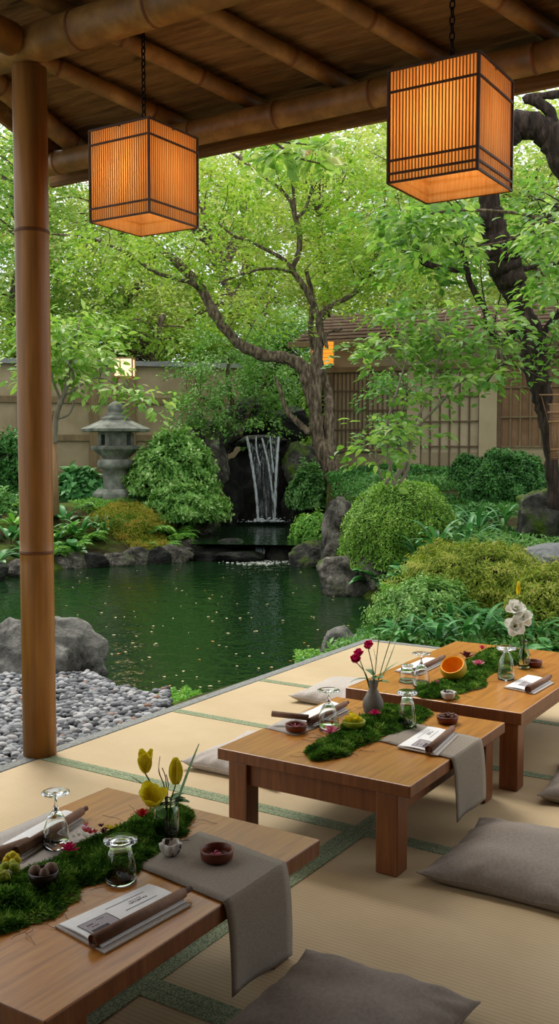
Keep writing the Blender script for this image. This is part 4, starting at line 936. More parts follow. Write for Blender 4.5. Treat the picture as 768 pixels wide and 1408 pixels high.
# ------------------------------------------------------------------ garden stones
def rock_obj(name, lab, c, size, mat, seed, group=None, rz=0.0, facets=5, rough=.10, cat='rock'):
    bm = bmesh.new(); bmesh.ops.create_icosphere(bm, subdivisions=5 if max(size) > .25 else 4, radius=1.0); q = random.Random(seed)
    pl = [(Vector((q.gauss(0, 1), q.gauss(0, 1), q.gauss(.2, .8))).normalized(), q.uniform(.62, .86)) for _ in range(facets + 3)]
    for v in bm.verts:
        p = v.co.copy()
        for nrm, dd_ in pl:
            e = p.dot(nrm) - dd_
            if e > 0: p -= nrm * e * .82
        s = Vector((seed * 3.1, seed * 1.7, 0))
        p += v.co * (rough * 1.6 * mn.noise(p * 1.3 + s) + rough * .9 * (abs(mn.noise(p * 2.9 + s)) - .2) * 1.4 + rough * .6 * mn.noise(p * 7 + s) + rough * .22 * mn.noise(p * 17 + s))
        v.co = Vector((p.x * size[0], p.y * size[1], p.z * size[2]))
    me = bpy.data.meshes.new(name); bm.to_mesh(me); bm.free()
    for f in me.polygons: f.use_smooth = True
    me.materials.append(mat); o = bpy.data.objects.new(name, me); adopt(o, None, np.array(c, float)); o.rotation_euler = (0, 0, rz)
    return tag(o, lab, cat, group)
def rockpx(name, lab, cx, yb, w, h, z, mat, seed, dr=.8, group=None, sink=.3, yawed=True, **kw):
    """stone whose waterline or foot sits at level z on row yb, w x h pixels large"""
    p = at(cx, yb, z); d = p @ F3; W = w * d / FPX / 2; Hh_ = h * d / FPX; tot = Hh_ / (1 - sink * .5) 
    c = p + F3 * W * dr * .6; c[2] = z + Hh_ - tot / 2 * 1.08
    return rock_obj(name, lab, c, (W * 1.08 * dr, W * 1.12, tot * .62), mat, seed, group, HEAD, **kw)
SG = 'stones along the pond edge'
rock_obj('boulder', 'large pale boulder between post, gravel and pond at left', tuple(at(18, 930, -.1) + F3 * .30), (.42, .62, .40), M['boulder'], 11, None, HEAD, facets=8, rough=.12, cat='boulder')
rockpx('rock', 'rounded grey stone at the pond edge beside the far deck corner', 470, 912, 62, 44, -.28, M['boulder'], 12)
rockpx('rock', 'broad low rock jutting into the pond under the big leaves', 478, 818, 86, 50, -.30, M['rock'], 13, 1.0, facets=6)
rockpx('rock', 'brown-grey rock right of the low jutting one, under the shrub', 525, 820, 70, 60, -.30, M['rock'], 14)
rockpx('rock', 'upright swirled stone left of the round azalea', 468, 768, 50, 76, -.1, M['rock'], 15, .9, facets=4)
rockpx('rock', 'smaller upright stone just right of the swirled one', 496, 790, 28, 60, -.2, M['rock'], 16)
rockpx('rock', 'dark mossy stone between swirled stone and pond', 428, 780, 52, 34, -.3, M['rock_moss'], 17)
rockpx('rock', 'tall mossy boulder behind the dark green bush at right', 748, 735, 84, 66, .45, M['rock_moss'], 18)
p, d = ground(745, 790)
rock_obj('stepping_stone', 'flat grey stepping stone at right above yellow shrubs', AD(toad(p)[0] + .25, toad(p)[1], p[2] + .2), (.55, .62, .16), M['rock_flat'], 19, None, HEAD, rough=.05)
# flat stones bridging basin and pond
for i, (cx, yb, w, h, mt, lb) in enumerate(((292, 770, 60, 17, 'rock_dark', 'dark flat stone at the left of the low cascade'), (330, 772, 62, 14, 'rock_dark', 'dark flat stone left of the little cascade'), (392, 770, 74, 18, 'rock_dark', 'dark flat stone right of the little cascade'), (318, 752, 40, 10, 'rock_dark', 'small flat stone lying on the cascade sill'),
        (356, 764, 40, 10, 'rock_dark', 'low dark sill stone under the little cascade'), (432, 765, 44, 22, 'rock_moss', 'mossy stone at the right end of the cascade sill'), (284, 741, 44, 24, 'rock_moss', 'mossy stone at the left rim of the upper basin'), (262, 766, 40, 22, 'rock', 'grey stone left of the cascade sill'))):
    rockpx('cascade_stone', lb, cx, yb, w, h, -.29 if i != 3 else -.1, M[mt], 30 + i, .7, 'flat stones between basin and pond', rough=.06)
labs = ['at the far left shore', 'left of the post on the far shore', 'just right of the post on the far shore', 'below the golden moss', 'below the moss, left of the leaf litter', 'under the leaf litter', 'under the bright fern', 'right of the bright fern', 'at the foot of the waterfall side']
for i, (cx, w, h, yb) in enumerate(((-20, 60, 26, 800), (20, 46, 22, 794), (95, 50, 20, 782), (128, 42, 20, 781), (158, 46, 18, 779), (186, 40, 22, 777), (212, 40, 22, 776), (240, 44, 24, 774), (258, 30, 16, 771))):
    rockpx('shore_stone', 'dark shore stone ' + labs[i], cx, yb, w, h, -.31, M['rock' if i % 3 else 'rock_dark'], 50 + i, .7, SG, rough=.07)
# stones and rockwork round the waterfall (d 18..23)
def rk(name, lab, px, py, d, rx, ry, mat, seed, dr=.9, **kw):
    c = far(px, py, d); return rock_obj(name, lab, c, (rx * d / FPX * dr, rx * d / FPX, ry * d / FPX), M[mat], seed, kw.pop('group', 'waterfall rocks'), HEAD, **kw)
rk('waterfall_rock', 'dark wet cliff stone behind the falling water', 362, 670, 21.3, 66, 76, 'rock_dark', 71, .6, facets=4)
rk('waterfall_rock', 'flat dark lip stone the water pours over', 358, 607, 20.9, 44, 9, 'rock_dark', 72, 1.0, facets=3)
rk('waterfall_rock', 'grey pitted boulder upper left of the waterfall', 295, 638, 20.0, 24, 34, 'rock', 73)
rk('waterfall_rock', 'mossy boulder right of the waterfall, partly behind the trunk', 415, 645, 20.6, 28, 40, 'rock_moss', 74)
rk('waterfall_rock', 'dark block right of the falling water base', 412, 700, 20.2, 24, 34, 'rock_dark', 75)
rk('waterfall_rock', 'dark ledge stone left of the falling water', 305, 690, 20.3, 30, 36, 'rock_dark', 76, .8, facets=7)
rk('waterfall_rock', 'rusty mossy rock above the grey stone left of basin', 288, 684, 19.2, 26, 24, 'rock_moss', 77)
rk('waterfall_rock', 'round grey stone left of the upper basin', 275, 722, 17.9, 22, 18, 'rock', 78)
rk('waterfall_rock', 'dark round stone above the waterfall lip', 340, 575, 21.6, 40, 30, 'rock_dark', 79)
rk('waterfall_rock', 'dark stone above and right of the waterfall lip', 395, 582, 21.4, 34, 26, 'rock_dark', 80)
rk('waterfall_rock', 'brown leaning stone under the layered shrub', 268, 595, 20.8, 16, 30, 'rock', 81)
rk('waterfall_rock', 'mossy rock low at left of the dark ledge', 300, 600, 20.9, 34, 26, 'rock_moss', 82)
rk('waterfall_rock', 'low mossy stone by the basin under the maple', 440, 722, 18.6, 26, 18, 'rock_moss', 83)

# ------------------------------------------------------------------ waterfall
r = thing('waterfall', 'thin white waterfall dropping over dark rocks into the basin', 'waterfall', far(362, 719, 20.3), kind=None)
m = MB(); rows = []
for j, py in enumerate(np.linspace(600, 718, 22)):
    t = j / 21; l = 338 + 16 * t ** .6; rgt = 384 - 3 * t; row = []
    for u in np.linspace(0, 1, 22): row.append(far(l + (rgt - l) * u, py, 20.35 - .12 * math.sin(u * 9 + 1) * .3 - .22 * min(1, t * 3) * .5))
    rows.append(row)
m.grid(rows); m.build('water_sheet', M['fall'], r, smooth=True)
for (pts, w) in (([(339, 600), (343, 620), (348, 650), (352, 680), (355, 717)], 3.4), ([(383, 600), (381, 625), (379, 660), (378, 690), (377, 717)], 3.6), ([(360, 602), (364, 618), (369, 640), (373, 668), (376, 690)], 2.4), ([(352, 600), (352, 616), (357, 640)], 1.8), ([(371, 600), (373, 622), (376, 650)], 2.0)):
    m = MB(); P = smooth_path([far(x, y, 20.16) for x, y in pts], 5); m.tube(P, [w * .5 * 20.2 / FPX * (.7 + .6 * abs(math.sin(i * 1.3))) for i in range(len(P))], 6); m.build('water_stream', M['stream'], r, smooth=True)
m = MB(); q = random.Random(9)
for i in range(130): 
    a = q.gauss(0, 1); p = far(366 + a * 17, 717 - abs(q.gauss(0, 2.2)) + .6 * abs(a), 20.1 - q.random() * .35); s_ = q.uniform(.015, .05) * math.exp(-a * a * .3); m.ball(p, (s_, s_, s_ * .45), 6, 4)
m.build('foam', M['stream'], r, smooth=True, kind='stuff')
r = thing('small_cascade', 'tiny white trickle and foam over the pond sill stones', 'waterfall', far(357, 768, 16.3))
m = MB()
for x in (352, 355, 358, 362): m.tube([far(x, 753, 16.35), far(x + 1, 758, 16.2), far(x - .5, 768, 16.15)], [.012, .02, .026], 6)
m.build('water_stream', M['stream'], r, smooth=True)
m = MB()
for i in range(170):
    p = at(358 + q.gauss(0, 22), 770 + abs(q.gauss(0, 3)), WATER + .004); s_ = q.uniform(.010, .032); m.ball(p, (s_, s_, s_ * .3), 6, 4)
m.build('foam', M['p_white'], r, smooth=True, kind='stuff')

# ------------------------------------------------------------------ gravel
pq = random.Random(12); peb = bpy.data.objects; cand = []
for gx in np.arange(2.2, 5.6, .040):
    for gy in np.arange(3.62, 6.3, .034):
        x = gx + pq.uniform(-.012, .012); y = gy + pq.uniform(-.010, .010); a, d = toad((x, y, 0))
        s = float(poly_sd(np.array([a]), np.array([d]), POND)[0])
        if s < .02 or math.hypot((x - 5.1) / .45, (y - 5.45) / .7) < .8: continue
        px = 384 + FPX * a / d
        if px < -60 or px > 230: continue
        cand.append((d, x, y, px))
cand.sort(); protos = []
for i in range(8):
    bm = bmesh.new(); bmesh.ops.create_icosphere(bm, subdivisions=3, radius=1.0)
    for v in bm.verts: v.co *= 1 + .16 * mn.noise(v.co * 1.1 + Vector((i * 7, 0, 0)))
    me = bpy.data.meshes.new('pebble'); bm.to_mesh(me); bm.free()
    for f in me.polygons: f.use_smooth = True
    me.materials.append(M['pebble']); ra = me.attributes.new('rnd', 'FLOAT', 'FACE'); ra.data.foreach_set('value', np.zeros(len(me.polygons), np.float32)); protos.append(me)
vis = [c for c in cand if c[3] > -4]; rest = [c for c in cand if c[3] <= -4] + vis[300:]; near_ = vis[:300]
def pebz(x, y): return -.078 + .015 * mn.noise(Vector((x * 3, y * 3, 0)))
for i, (d, x, y, px) in enumerate(near_):
    o = bpy.data.objects.new('pebble', protos[i % 8]); COL.objects.link(o); s_ = pq.uniform(.016, .029)
    o.location = (x, y, pebz(x, y) + pq.uniform(0, .018)); o.scale = (s_ * pq.uniform(.9, 1.35), s_, s_ * pq.uniform(.55, .8)); o.rotation_euler = (pq.uniform(-.4, .4), pq.uniform(-.4, .4), pq.uniform(0, 6.3))
    tag(o, 'smooth grey river pebble in the gravel bed beside the deck curb', 'pebble', 'river pebbles beside the deck')
bm = bmesh.new(); bmesh.ops.create_icosphere(bm, subdivisions=2, radius=1.0); tv = np.array([v.co[:] for v in bm.verts]); tf = np.array([[v.index for v in f.verts] for f in bm.faces]); bm.free()
C = np.array([(x, y, pebz(x, y) + pq.uniform(0, .018)) for d, x, y, px in rest]); n = len(C); s_ = .016 + .013 * rng.random((n, 1, 1)); an = rng.random(n) * 6.28; ca, sa = np.cos(an)[:, None], np.sin(an)[:, None]
Vv = tv[None] * s_ * np.array([1.2, 1, .68]); Vr = np.stack([Vv[..., 0] * ca - Vv[..., 1] * sa, Vv[..., 0] * sa + Vv[..., 1] * ca, Vv[..., 2]], -1) + C[:, None]
np_mesh('pebble_bed', Vr.reshape(-1, 3), (tf[None] + (np.arange(n) * len(tv))[:, None, None]).reshape(-1, 3), M['pebble'], rnd=np.repeat(rng.random(n), len(tf)), smooth=True, kind='stuff', label='rest of the grey river gravel between post and boulder', cat='gravel')

# ------------------------------------------------------------------ garden wall, stone lantern, posts
WA = np.array(far(-160, 620, 21.2)); WB = np.array(far(330, 620, 23.2)); ux = unit((WB - WA) * [1, 1, 0]); uy = np.array([-ux[1], ux[0], 0]); Lw = np.linalg.norm((WB - WA)[:2])
if uy @ F3 < 0: uy = -uy
def on_wall(px, py, A=WA, U=ux):
    nrm = np.array([-U[1], U[0], 0]); r_ = ray(px, py); t = ((A - EYEP) @ nrm) / (r_ @ nrm); p = EYEP + r_ * t; return float((p - A) @ U), float(p[2])
AX = (ux, uy, Z3); O0 = np.array([WA[0], WA[1], 0])
r = thing('garden_wall', 'ochre plaster garden wall with timber battens and grey coping', 'wall', O0, kind='structure')
zt = on_wall(150, 503)[1]
m = MB(); m.box((0, 0, .2), (Lw, .22, zt), AX, O0); m.build('plaster_face', M['plaster'], r)
m = MB(); m.box((-.05, -.14, zt), (Lw + .05, .36, zt + .11), AX, O0); n_ = 14
for i in range(n_ + 1): m.box((Lw * i / n_ - .02, -.15, zt + .10), (Lw * i / n_ + .02, .37, zt + .125), AX, O0)
m.build('coping', M['coping'], r)
for x in (-60, 30, 128, 180, 262): 
    s_ = on_wall(x, 560)[0]; m = MB(); m.box((s_ - .10, -.07, .2), (s_ + .10, .02, zt), AX, O0); m.build('wall_post', M['batten'], r)
for y in (550, 602, 652):
    z_ = on_wall(110, y)[1]; m = MB(); m.box((0, -.05, z_ - .07), (Lw, .02, z_ + .07), AX, O0); m.build('rail', M['batten'], r)
# stone lantern
pb = far(160, 684, 18.3); B = pb.copy(); r = thing('stone_lantern', 'old grey stone garden lantern with wide hexagonal roof', 'lantern', B)
u_ = 18.3 / FPX
def hexl(m, prof, c, rot=.2, n=6):
    vs = []; 
    for rr_, z in prof:
        for j in range(n): th = rot + 2 * PI * j / n; vs.append((c[0] + rr_ * math.cos(th), c[1] + rr_ * math.sin(th), c[2] + z))
    fs = [(i * n + j, i * n + (j + 1) % n, (i + 1) * n + (j + 1) % n, (i + 1) * n + j) for i in range(len(prof) - 1) for j in range(n)]
    fs += [tuple(range(n))[::-1], tuple((len(prof) - 1) * n + j for j in range(n))]; m.add(vs, fs)
def yz(y): return (684 - y) * u_
m = MB(); hexl(m, [(34 * u_, -.2), (34 * u_, yz(678)), (28 * u_, yz(672))], B, .3, 8); m.build('base_slab', M['shishi'], r, bevel=.01)
m = MB(); m.lathe([(18 * u_, yz(674)), (17.5 * u_, yz(660)), (19 * u_, yz(645)), (25 * u_, yz(643)), (25.5 * u_, yz(638)), (24 * u_, yz(632)), (10 * u_, yz(631))], B, 24); m.build('shaft', M['shishi'], r, smooth=True)
m = MB(); hexl(m, [(16 * u_, yz(632)), (20 * u_, yz(628)), (33 * u_, yz(618)), (34 * u_, yz(614)), (22 * u_, yz(612))], B, .2); m.build('platform', M['shishi'], r, bevel=.008)
m = MB(); z0_, z1_ = yz(613), yz(596); rr_ = 20 * u_
for j in range(6):
    th = .2 + PI / 3 * j; c_ = B + np.array([rr_ * math.cos(th), rr_ * math.sin(th), 0]); m.box((c_[0] - .045, c_[1] - .045, B[2] + z0_), (c_[0] + .045, c_[1] + .045, B[2] + z1_))
for j in range(6):
    if j % 2 == 0: continue
    t0, t1 = .2 + PI / 3 * j, .2 + PI / 3 * (j + 1); a_ = B + rr_ * .95 * np.array([math.cos(t0), math.sin(t0), 0]); b_ = B + rr_ * .95 * np.array([math.cos(t1), math.sin(t1), 0]); ax_ = unit(b_ - a_); ay_ = np.array([-ax_[1], ax_[0], 0])
    m.box((0, -.02, z0_), (np.linalg.norm(b_ - a_), .02, z1_), (ax_, ay_, Z3), a_)
hexl(m, [(rr_ * 1.12, yz(598)), (rr_ * 1.12, yz(594))], B, .2)
m.build('light_chamber', M['shishi'], r, bevel=.006)
m = MB(); hexl(m, [(46 * u_, yz(594)), (47.5 * u_, yz(590)), (34 * u_, yz(584)), (20 * u_, yz(578)), (14 * u_, yz(577))], B, .2); m.build('roof', M['shishi'], r, bevel=.008)
m = MB(); m.lathe([(18 * u_, yz(578)), (20 * u_, yz(575)), (14 * u_, yz(573)), (13 * u_, yz(571)), (14.5 * u_, yz(569)), (8 * u_, yz(568)), (10 * u_, yz(566)), (11.5 * u_, yz(562)), (10 * u_, yz(557)), (4 * u_, yz(553.5)), (0, yz(551.5))], B, 20); m.build('finial', M['shishi'], r, smooth=True)
# lamp on a wooden post behind it
p = far(171, 506, 20.3); u2 = 20.3 / FPX
r = thing('post_lamp', 'small glowing box lamp on the wooden post behind the stone lantern', 'lamp', (p[0], p[1], .4))
pc = far(158, 560, 20.5); m = MB(); m.box((pc[0] - .05, pc[1] - .05, .4), (pc[0] + .05, pc[1] + .05, p[2] - .1)); m.tube([pc + [0, 0, p[2] - pc[2] - .15], p - [0, 0, .18]], .03, 8); m.build('lamp_post', M['batten'], r)
h_ = 12.5 * u2
m = MB(); m.box((-h_ + .01, -h_ + .01, -h_ + .01), (h_ - .01, h_ - .01, h_ - .01), (R3, F3, Z3), p); m.build('lamp_box', M['lamp_white'], r)
m = MB()
for a_ in (-h_, h_):
    for b_ in (-h_, h_):
        m.box((a_ - .015, b_ - .015, -h_), (a_ + .015, b_ + .015, h_), (R3, F3, Z3), p); m.box((-h_, a_ - .015, b_ - .015), (h_, a_ + .015, b_ + .015), (R3, F3, Z3), p); m.box((a_ - .015, -h_, b_ - .015), (a_ + .015, h_, b_ + .015), (R3, F3, Z3), p)
m.box((-h_ * .35, -h_ - .012, -h_), (-h_ * .35 + .015, -h_, h_), (R3, F3, Z3), p)
m.build('lamp_frame', M['stake'], r)

# ------------------------------------------------------------------ tea house on the right
HA = np.array(far(453, 620, 21.8)); HB = np.array(far(860, 620, 19.4)); hx = unit((HB - HA) * [1, 1, 0]); hy = np.array([-hx[1], hx[0], 0])
if hy @ F3 < 0: hy = -hy
OH = np.array([HA[0], HA[1], 0]); HXA = (hx, hy, Z3)
def hp(px, py): return on_wall(px, py, HA, hx)
Lh = hp(860, 600)[0]
r = thing('tea_house', 'low grey-brown tea house with lattice screens behind the trees', 'building', OH)
zr = hp(600, 480)[1]
m = MB(); m.box((0, .0, .3), (Lh, 3.5, zr + .2), HXA, OH); m.build('plaster_wall', M['plaster_r'], r)
def hbox(name, mat, x0, x1, y0, y1, d0, d1, ref=None):
    s0, zb = hp(x0, y1); s1, _ = hp(x1, y1); za = hp((x0 + x1) / 2, y0)[1]; zb = hp((x0 + x1) / 2, y1)[1]
    m = MB(); m.box((s0, d0, zb), (s1, d1, za), HXA, OH); return m.build(name, mat, r)
hbox('post', M['lattice'], 453, 459, 500, 640, -.10, 0); hbox('post', M['plaster_r'], 659, 683, 480, 650, -.14, 0); hbox('corner_trim', M['lattice'], 683, 688, 490, 640, -.10, 0); hbox('post', M['plaster_r'], 560, 578, 505, 650, -.10, 0)
hbox('lintel', M['batten'], 453, 662, 503, 510, -.14, 0); hbox('lintel', M['lattice'], 683, 860, 484, 491, -.14, 0); hbox('sill', M['batten'], 458, 560, 617, 621, -.12, 0)
def lattice(x0, x1, y0, y1, nv, nh, pm, fm, th=.03):
    s0, s1 = hp(x0, y1)[0], hp(x1, y1)[0]; za, zb = hp((x0 + x1) / 2, y0)[1], hp((x0 + x1) / 2, y1)[1]
    m = MB(); m.box((s0, -.02, zb), (s1, .0, za), HXA, OH); o = m.build('screen_panel', pm, r)
    m = MB()
    for i in range(nv + 1): s_ = s0 + (s1 - s0) * i / nv; m.box((s_ - th / 2, -.06, zb), (s_ + th / 2, -.02, za), HXA, OH)
    for i in range(nh + 1): z_ = zb + (za - zb) * i / nh; m.box((s0, -.075, z_ - th / 2), (s1, -.055, z_ + th / 2), HXA, OH)
    m.build('screen_lattice', fm, o)
lattice(459, 504, 511, 617, 8, 4, M['panel'], M['lattice']); lattice(506, 560, 511, 617, 8, 4, M['panel'], M['lattice']); lattice(578, 658, 511, 648, 6, 4, M['panel'], M['lattice']); lattice(688, 770, 491, 614, 6, 3, M['panel_brown'], M['batten'], .035); lattice(775, 850, 491, 614, 6, 3, M['panel_brown'], M['batten'], .035)
hbox('base_skirting', M['plaster'], 457, 860, 622, 665, -.04, 0)
# shingle roof
m = MB(); ev = hp(500, 474)[1]; nrow = 9
for i in range(nrow):
    d0 = -.75 + i * .34; z0_ = ev + i * .115
    m.box((-.7, d0, z0_), (Lh, d0 + .42, z0_ + .05), HXA, OH)
m.build('roof', M['shingle'], r)
m = MB(); m.box((-.7, -.78, ev - .08), (Lh, -.70, ev + .02), HXA, OH); m.build('roof_fascia', M['batten'], r)
# hanging orange paper lamp by the house corner
p = far(443, 487, 20.7); h_ = 16 * 20.7 / FPX
r = thing('paper_lamp', 'small orange paper lamp hanging behind the maple trunk', 'lamp', p - [0, 0, h_])
m = MB(); m.box((-h_ * .95, -h_ * .7, -h_), (h_ * .95, h_ * .7, h_), (R3, F3, Z3), p); m.build('lamp_paper', M['lamp_orange'], r)
m = MB()
for a_ in (-h_ * .95, h_ * .95):
    for b_ in (-h_ * .7, h_ * .7): m.box((a_ - .012, b_ - .012, -h_ - .02), (a_ + .012, b_ + .012, h_ + .02), (R3, F3, Z3), p)
for z_ in np.linspace(-h_, h_, 7): m.box((-h_ * .96, -h_ * .71, z_ - .004), (h_ * .96, h_ * .71, z_ + .004), (R3, F3, Z3), p)
m.tube([p + [0, 0, h_], p + [0, 0, h_ + .35]], .008, 6)
m.build('lamp_frame', M['stake'], r)
# woven bamboo screen at the right edge
r = thing('bamboo_screen', 'light woven bamboo screen cut by the right edge', 'screen', far(775, 640, 9.5))
m = MB()
for y, x0, w in ((543, 741, 2), (556, 753, 2), (567, 752, 2.6), (580, 753, 2.6), (618, 757, 2)): m.tube([far(x0, y, 9.5), far(830, y - 1, 9.5)], w * 9.5 / FPX / 2, 6)
gz_ = float(Hh(*toad(far(790, 620, 9.5)))) - .1
for x_ in (776, 850): m.tube([far(x_, 540, 9.5), np.array([*far(x_, 600, 9.5)[:2], gz_])], .013, 6); m.tube([far(744, 545, 9.5), far(756, 590, 9.55)], .005, 5)
m.build('pole', M['stake'], r, smooth=True)
m = MB(); q = random.Random(3)
for i in range(46): x = 756 + i * 1.6; m.tube([far(x, 557, 9.52), far(x + q.uniform(-1, 1), 600, 9.5 + q.uniform(-.02, .02)), far(x + 1, 632, 9.52)], .0035, 4)
for i in range(20): y = 570 + i * 3.1; m.tube([far(757, y, 9.51), far(830, y, 9.51)], .003, 4)
m.build('woven_panel', M['stake'], r, smooth=True)
# stake at the left young tree
p0, p1 = far(77, 690, 15.5), far(72, 574, 15.5)
r = thing('tree_stake', 'pale wooden stake supporting the young left tree beside the post', 'stake', p0)
m = MB(); m.tube([p0 - [0, 0, .2], p1], .055, 10); m.build('pole', M['stake'], r, smooth=True)
m = MB()
for i in range(5): c_ = p1 + np.array([0, 0, -.03 + .028 * i]); m.tube([c_, c_ + [0, 0, .02]], .10 - .008 * i, 12)
m.build('rope_binding', M['rope'], r)

# ------------------------------------------------------------------ shrubs and ground plants
def dome_shrub(name, lab, cx, yb, w, h, d, mat, n, leaf, wd=.5, pads=9, sink=.0, group=None, droop=0., wood='bark_dark', dr=.9, cat='shrub', hang=0.05, tpl=T2, amp=.16):
    """clipped or mounded shrub: leaf layers over a lumpy dome plus stems"""
    base = far(cx, yb, d); RW = w * d / FPX / 2; RH = h * d / FPX
    r = thing(name, lab, cat, base, group); g = random.Random(int(cx * 7 + yb))
    off = Vector((g.uniform(0, 50), 0, 0))
    v = unit(rng.normal(size=(int(n * 1.6), 3))); v = v[v[:, 2] > -.18][:n]; n = len(v)
    lump = np.array([mn.noise(Vector(q_) * (pads * .28) + off) + .5 * mn.noise(Vector(q_) * (pads * .8) + off) + .55 * mn.noise(Vector(q_) * (pads * 1.9) + off) for q_ in v])
    rad = (1 + amp * lump) * (1 - .16 * rng.random(n) ** 2.2)
    P = base + (v * rad[:, None])[:, :1] * RW * R3 + (v * rad[:, None])[:, 1:2] * RW * dr * F3
    P[:, 2] = base[2] + sink + np.maximum(v[:, 2] * rad, -.1) * RH * .96
    out = unit(v[:, :1] * R3 + v[:, 1:2] * F3 + v[:, 2:] * Z3)
    tang = rng.normal(size=(n, 3)); D = unit(tang - (tang * out).sum(1)[:, None] * out) * .9 + out * .45; D[:, 2] += -droop + .15
    sz = leaf * (.7 + .6 * rng.random(n)); Nn = out + rng.normal(size=(n, 3)) * .35 + Z3 * .3
    Ls = Leafs(); Ls.add(*leaves(P, D, Nn, sz, sz * wd, tpl, np.clip(.5 + .4 * lump + .6 * (rng.random(n) - .5) , 0, 1)))
    Ls.build('foliage', mat, r)
    m = MB()
    for i in range(9):
        a = i * .7 + g.uniform(0, .5); e = base + (math.cos(a) * R3 * RW + math.sin(a) * F3 * RW * dr) * .7 + Z3 * RH * g.uniform(.45, .8)
        m.tube(smooth_path([base + (math.cos(a) * R3 + math.sin(a) * F3) * RW * .1 - Z3 * .1, base * .55 + e * .45 - Z3 * RH * .05, e], 3), list(np.linspace(.03, .008, 7) * min(1.4, RW)), 5)
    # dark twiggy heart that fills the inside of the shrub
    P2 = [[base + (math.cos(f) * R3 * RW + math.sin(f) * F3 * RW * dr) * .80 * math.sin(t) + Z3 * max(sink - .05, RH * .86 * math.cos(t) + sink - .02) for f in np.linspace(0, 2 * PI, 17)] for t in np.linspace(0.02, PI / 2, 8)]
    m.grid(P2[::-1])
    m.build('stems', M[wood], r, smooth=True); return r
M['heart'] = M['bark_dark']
dome_shrub('round_azalea', 'big rounded clipped azalea mound above the pond rocks', 550, 764, 166, 108, 12.6, M['leaf_azalea'], 42000, .034, .5, 11, amp=.10)
dome_shrub('dark_azalea', 'dark green clipped mound before the brown lattice window', 694, 704, 122, 88, 15.2, M['leaf_azalea_dark'], 34000, .05, .45, 12, amp=.16)
dome_shrub('dark_azalea', 'smaller dark mound left of the big dark clipped one', 644, 680, 62, 56, 16.5, M['leaf_azalea_dark'], 9000, .05, .45, 8)
dome_shrub('yellow_cypress', 'golden-green spreading conifer shrub below the stepping stone', 655, 815, 200, 68, 9.6, M['leaf_cypress'], 34000, .036, .35, 16, amp=.3, droop=.3)
dome_shrub('yellow_cypress', 'golden-green conifer at the right edge above the lilies', 752, 848, 110, 70, 8.6, M['leaf_cypress'], 14000, .034, .35, 16, amp=.3, droop=.3)
dome_shrub('low_shrub', 'spreading small-leaved light shrub at the pond side of the deck end', 585, 862, 150, 66, 8.9, M['leaf_shrub'], 15000, .042, .4, 14, amp=.3, droop=.4)
dome_shrub('low_shrub', 'low leafy shrub between azalea and yellow conifer', 665, 780, 90, 40, 11.3, M['leaf_small'], 9000, .07, .45, 12, amp=.3)
dome_shrub('low_shrub', 'leafy shrub right of the round azalea', 660, 735, 80, 38, 13.8, M['leaf_azalea_dark'], 9000, .07, .4, 12, amp=.3)
dome_shrub('low_shrub', 'small shrub between maple foot and tea house', 520, 690, 90, 40, 17.5, M['leaf_small'], 6000, .08, .45, 9, amp=.3)
dome_shrub('layered_shrub', 'light green layered shrub right of the stone lantern', 238, 668, 112, 72, 18.2, M['leaf_shrub'], 11000, .085, .5, 12, amp=.28)
dome_shrub('layered_shrub', 'bright leafy mound under the layered shrub by the moss', 254, 708, 104, 40, 17.5, M['leaf_shrub'], 13000, .08, .45, 12, amp=.3)
dome_shrub('low_shrub', 'leafy bush at the far left behind the post', 15, 770, 120, 88, 17.0, M['leaf_small'], 12000, .10, .45, 12, amp=.3)
dome_shrub('low_shrub', 'dark bush against the wall at far left', 5, 690, 90, 90, 19.0, M['leaf_azalea_dark'], 9000, .10, .5, 10, amp=.3)
dome_shrub('low_shrub', 'green bush left of the stone lantern foot', 110, 690, 80, 40, 18.6, M['leaf_broad'], 2500, .16, .6, 8, amp=.3)
dome_shrub('low_shrub', 'dark glossy bush right of the waterfall under the maple', 425, 690, 50, 50, 19.4, M['leaf_small'], 3500, .09, .45, 8, amp=.3)
dome_shrub('low_shrub', 'hanging green plant over the stone by the basin', 432, 745, 60, 40, 16.9, M['leaf_fern'], 5000, .07, .4, 9, amp=.3, droop=.5)
# golden and green moss hummocks
for i, (cx, yb, w, h, d, mt, lb) in enumerate(((172, 738, 130, 44, 17.0, 'moss_gold', 'golden moss hummock in front of the stone lantern'), (190, 765, 110, 34, 16.55, 'moss_gold', 'low orange-green moss hummock at the pond rim'), (120, 760, 90, 34, 16.6, 'moss_gold', 'mossy hummock right of the post'), (140, 712, 130, 26, 17.8, 'leaf_fern', 'grassy green mound at the lantern foot'), (210, 730, 60, 24, 17.1, 'moss_gold', 'small golden moss hummock by the bright fern'), (65, 775, 50, 24, 16.6, 'moss_gold', 'moss hummock behind the post'))):
    dome_shrub('moss_mound', lb, cx, yb, w, h, d, M[mt], 16000, .04, .3, 10, group='moss mounds on the far bank', cat='moss', amp=.25, wood='moss_base')

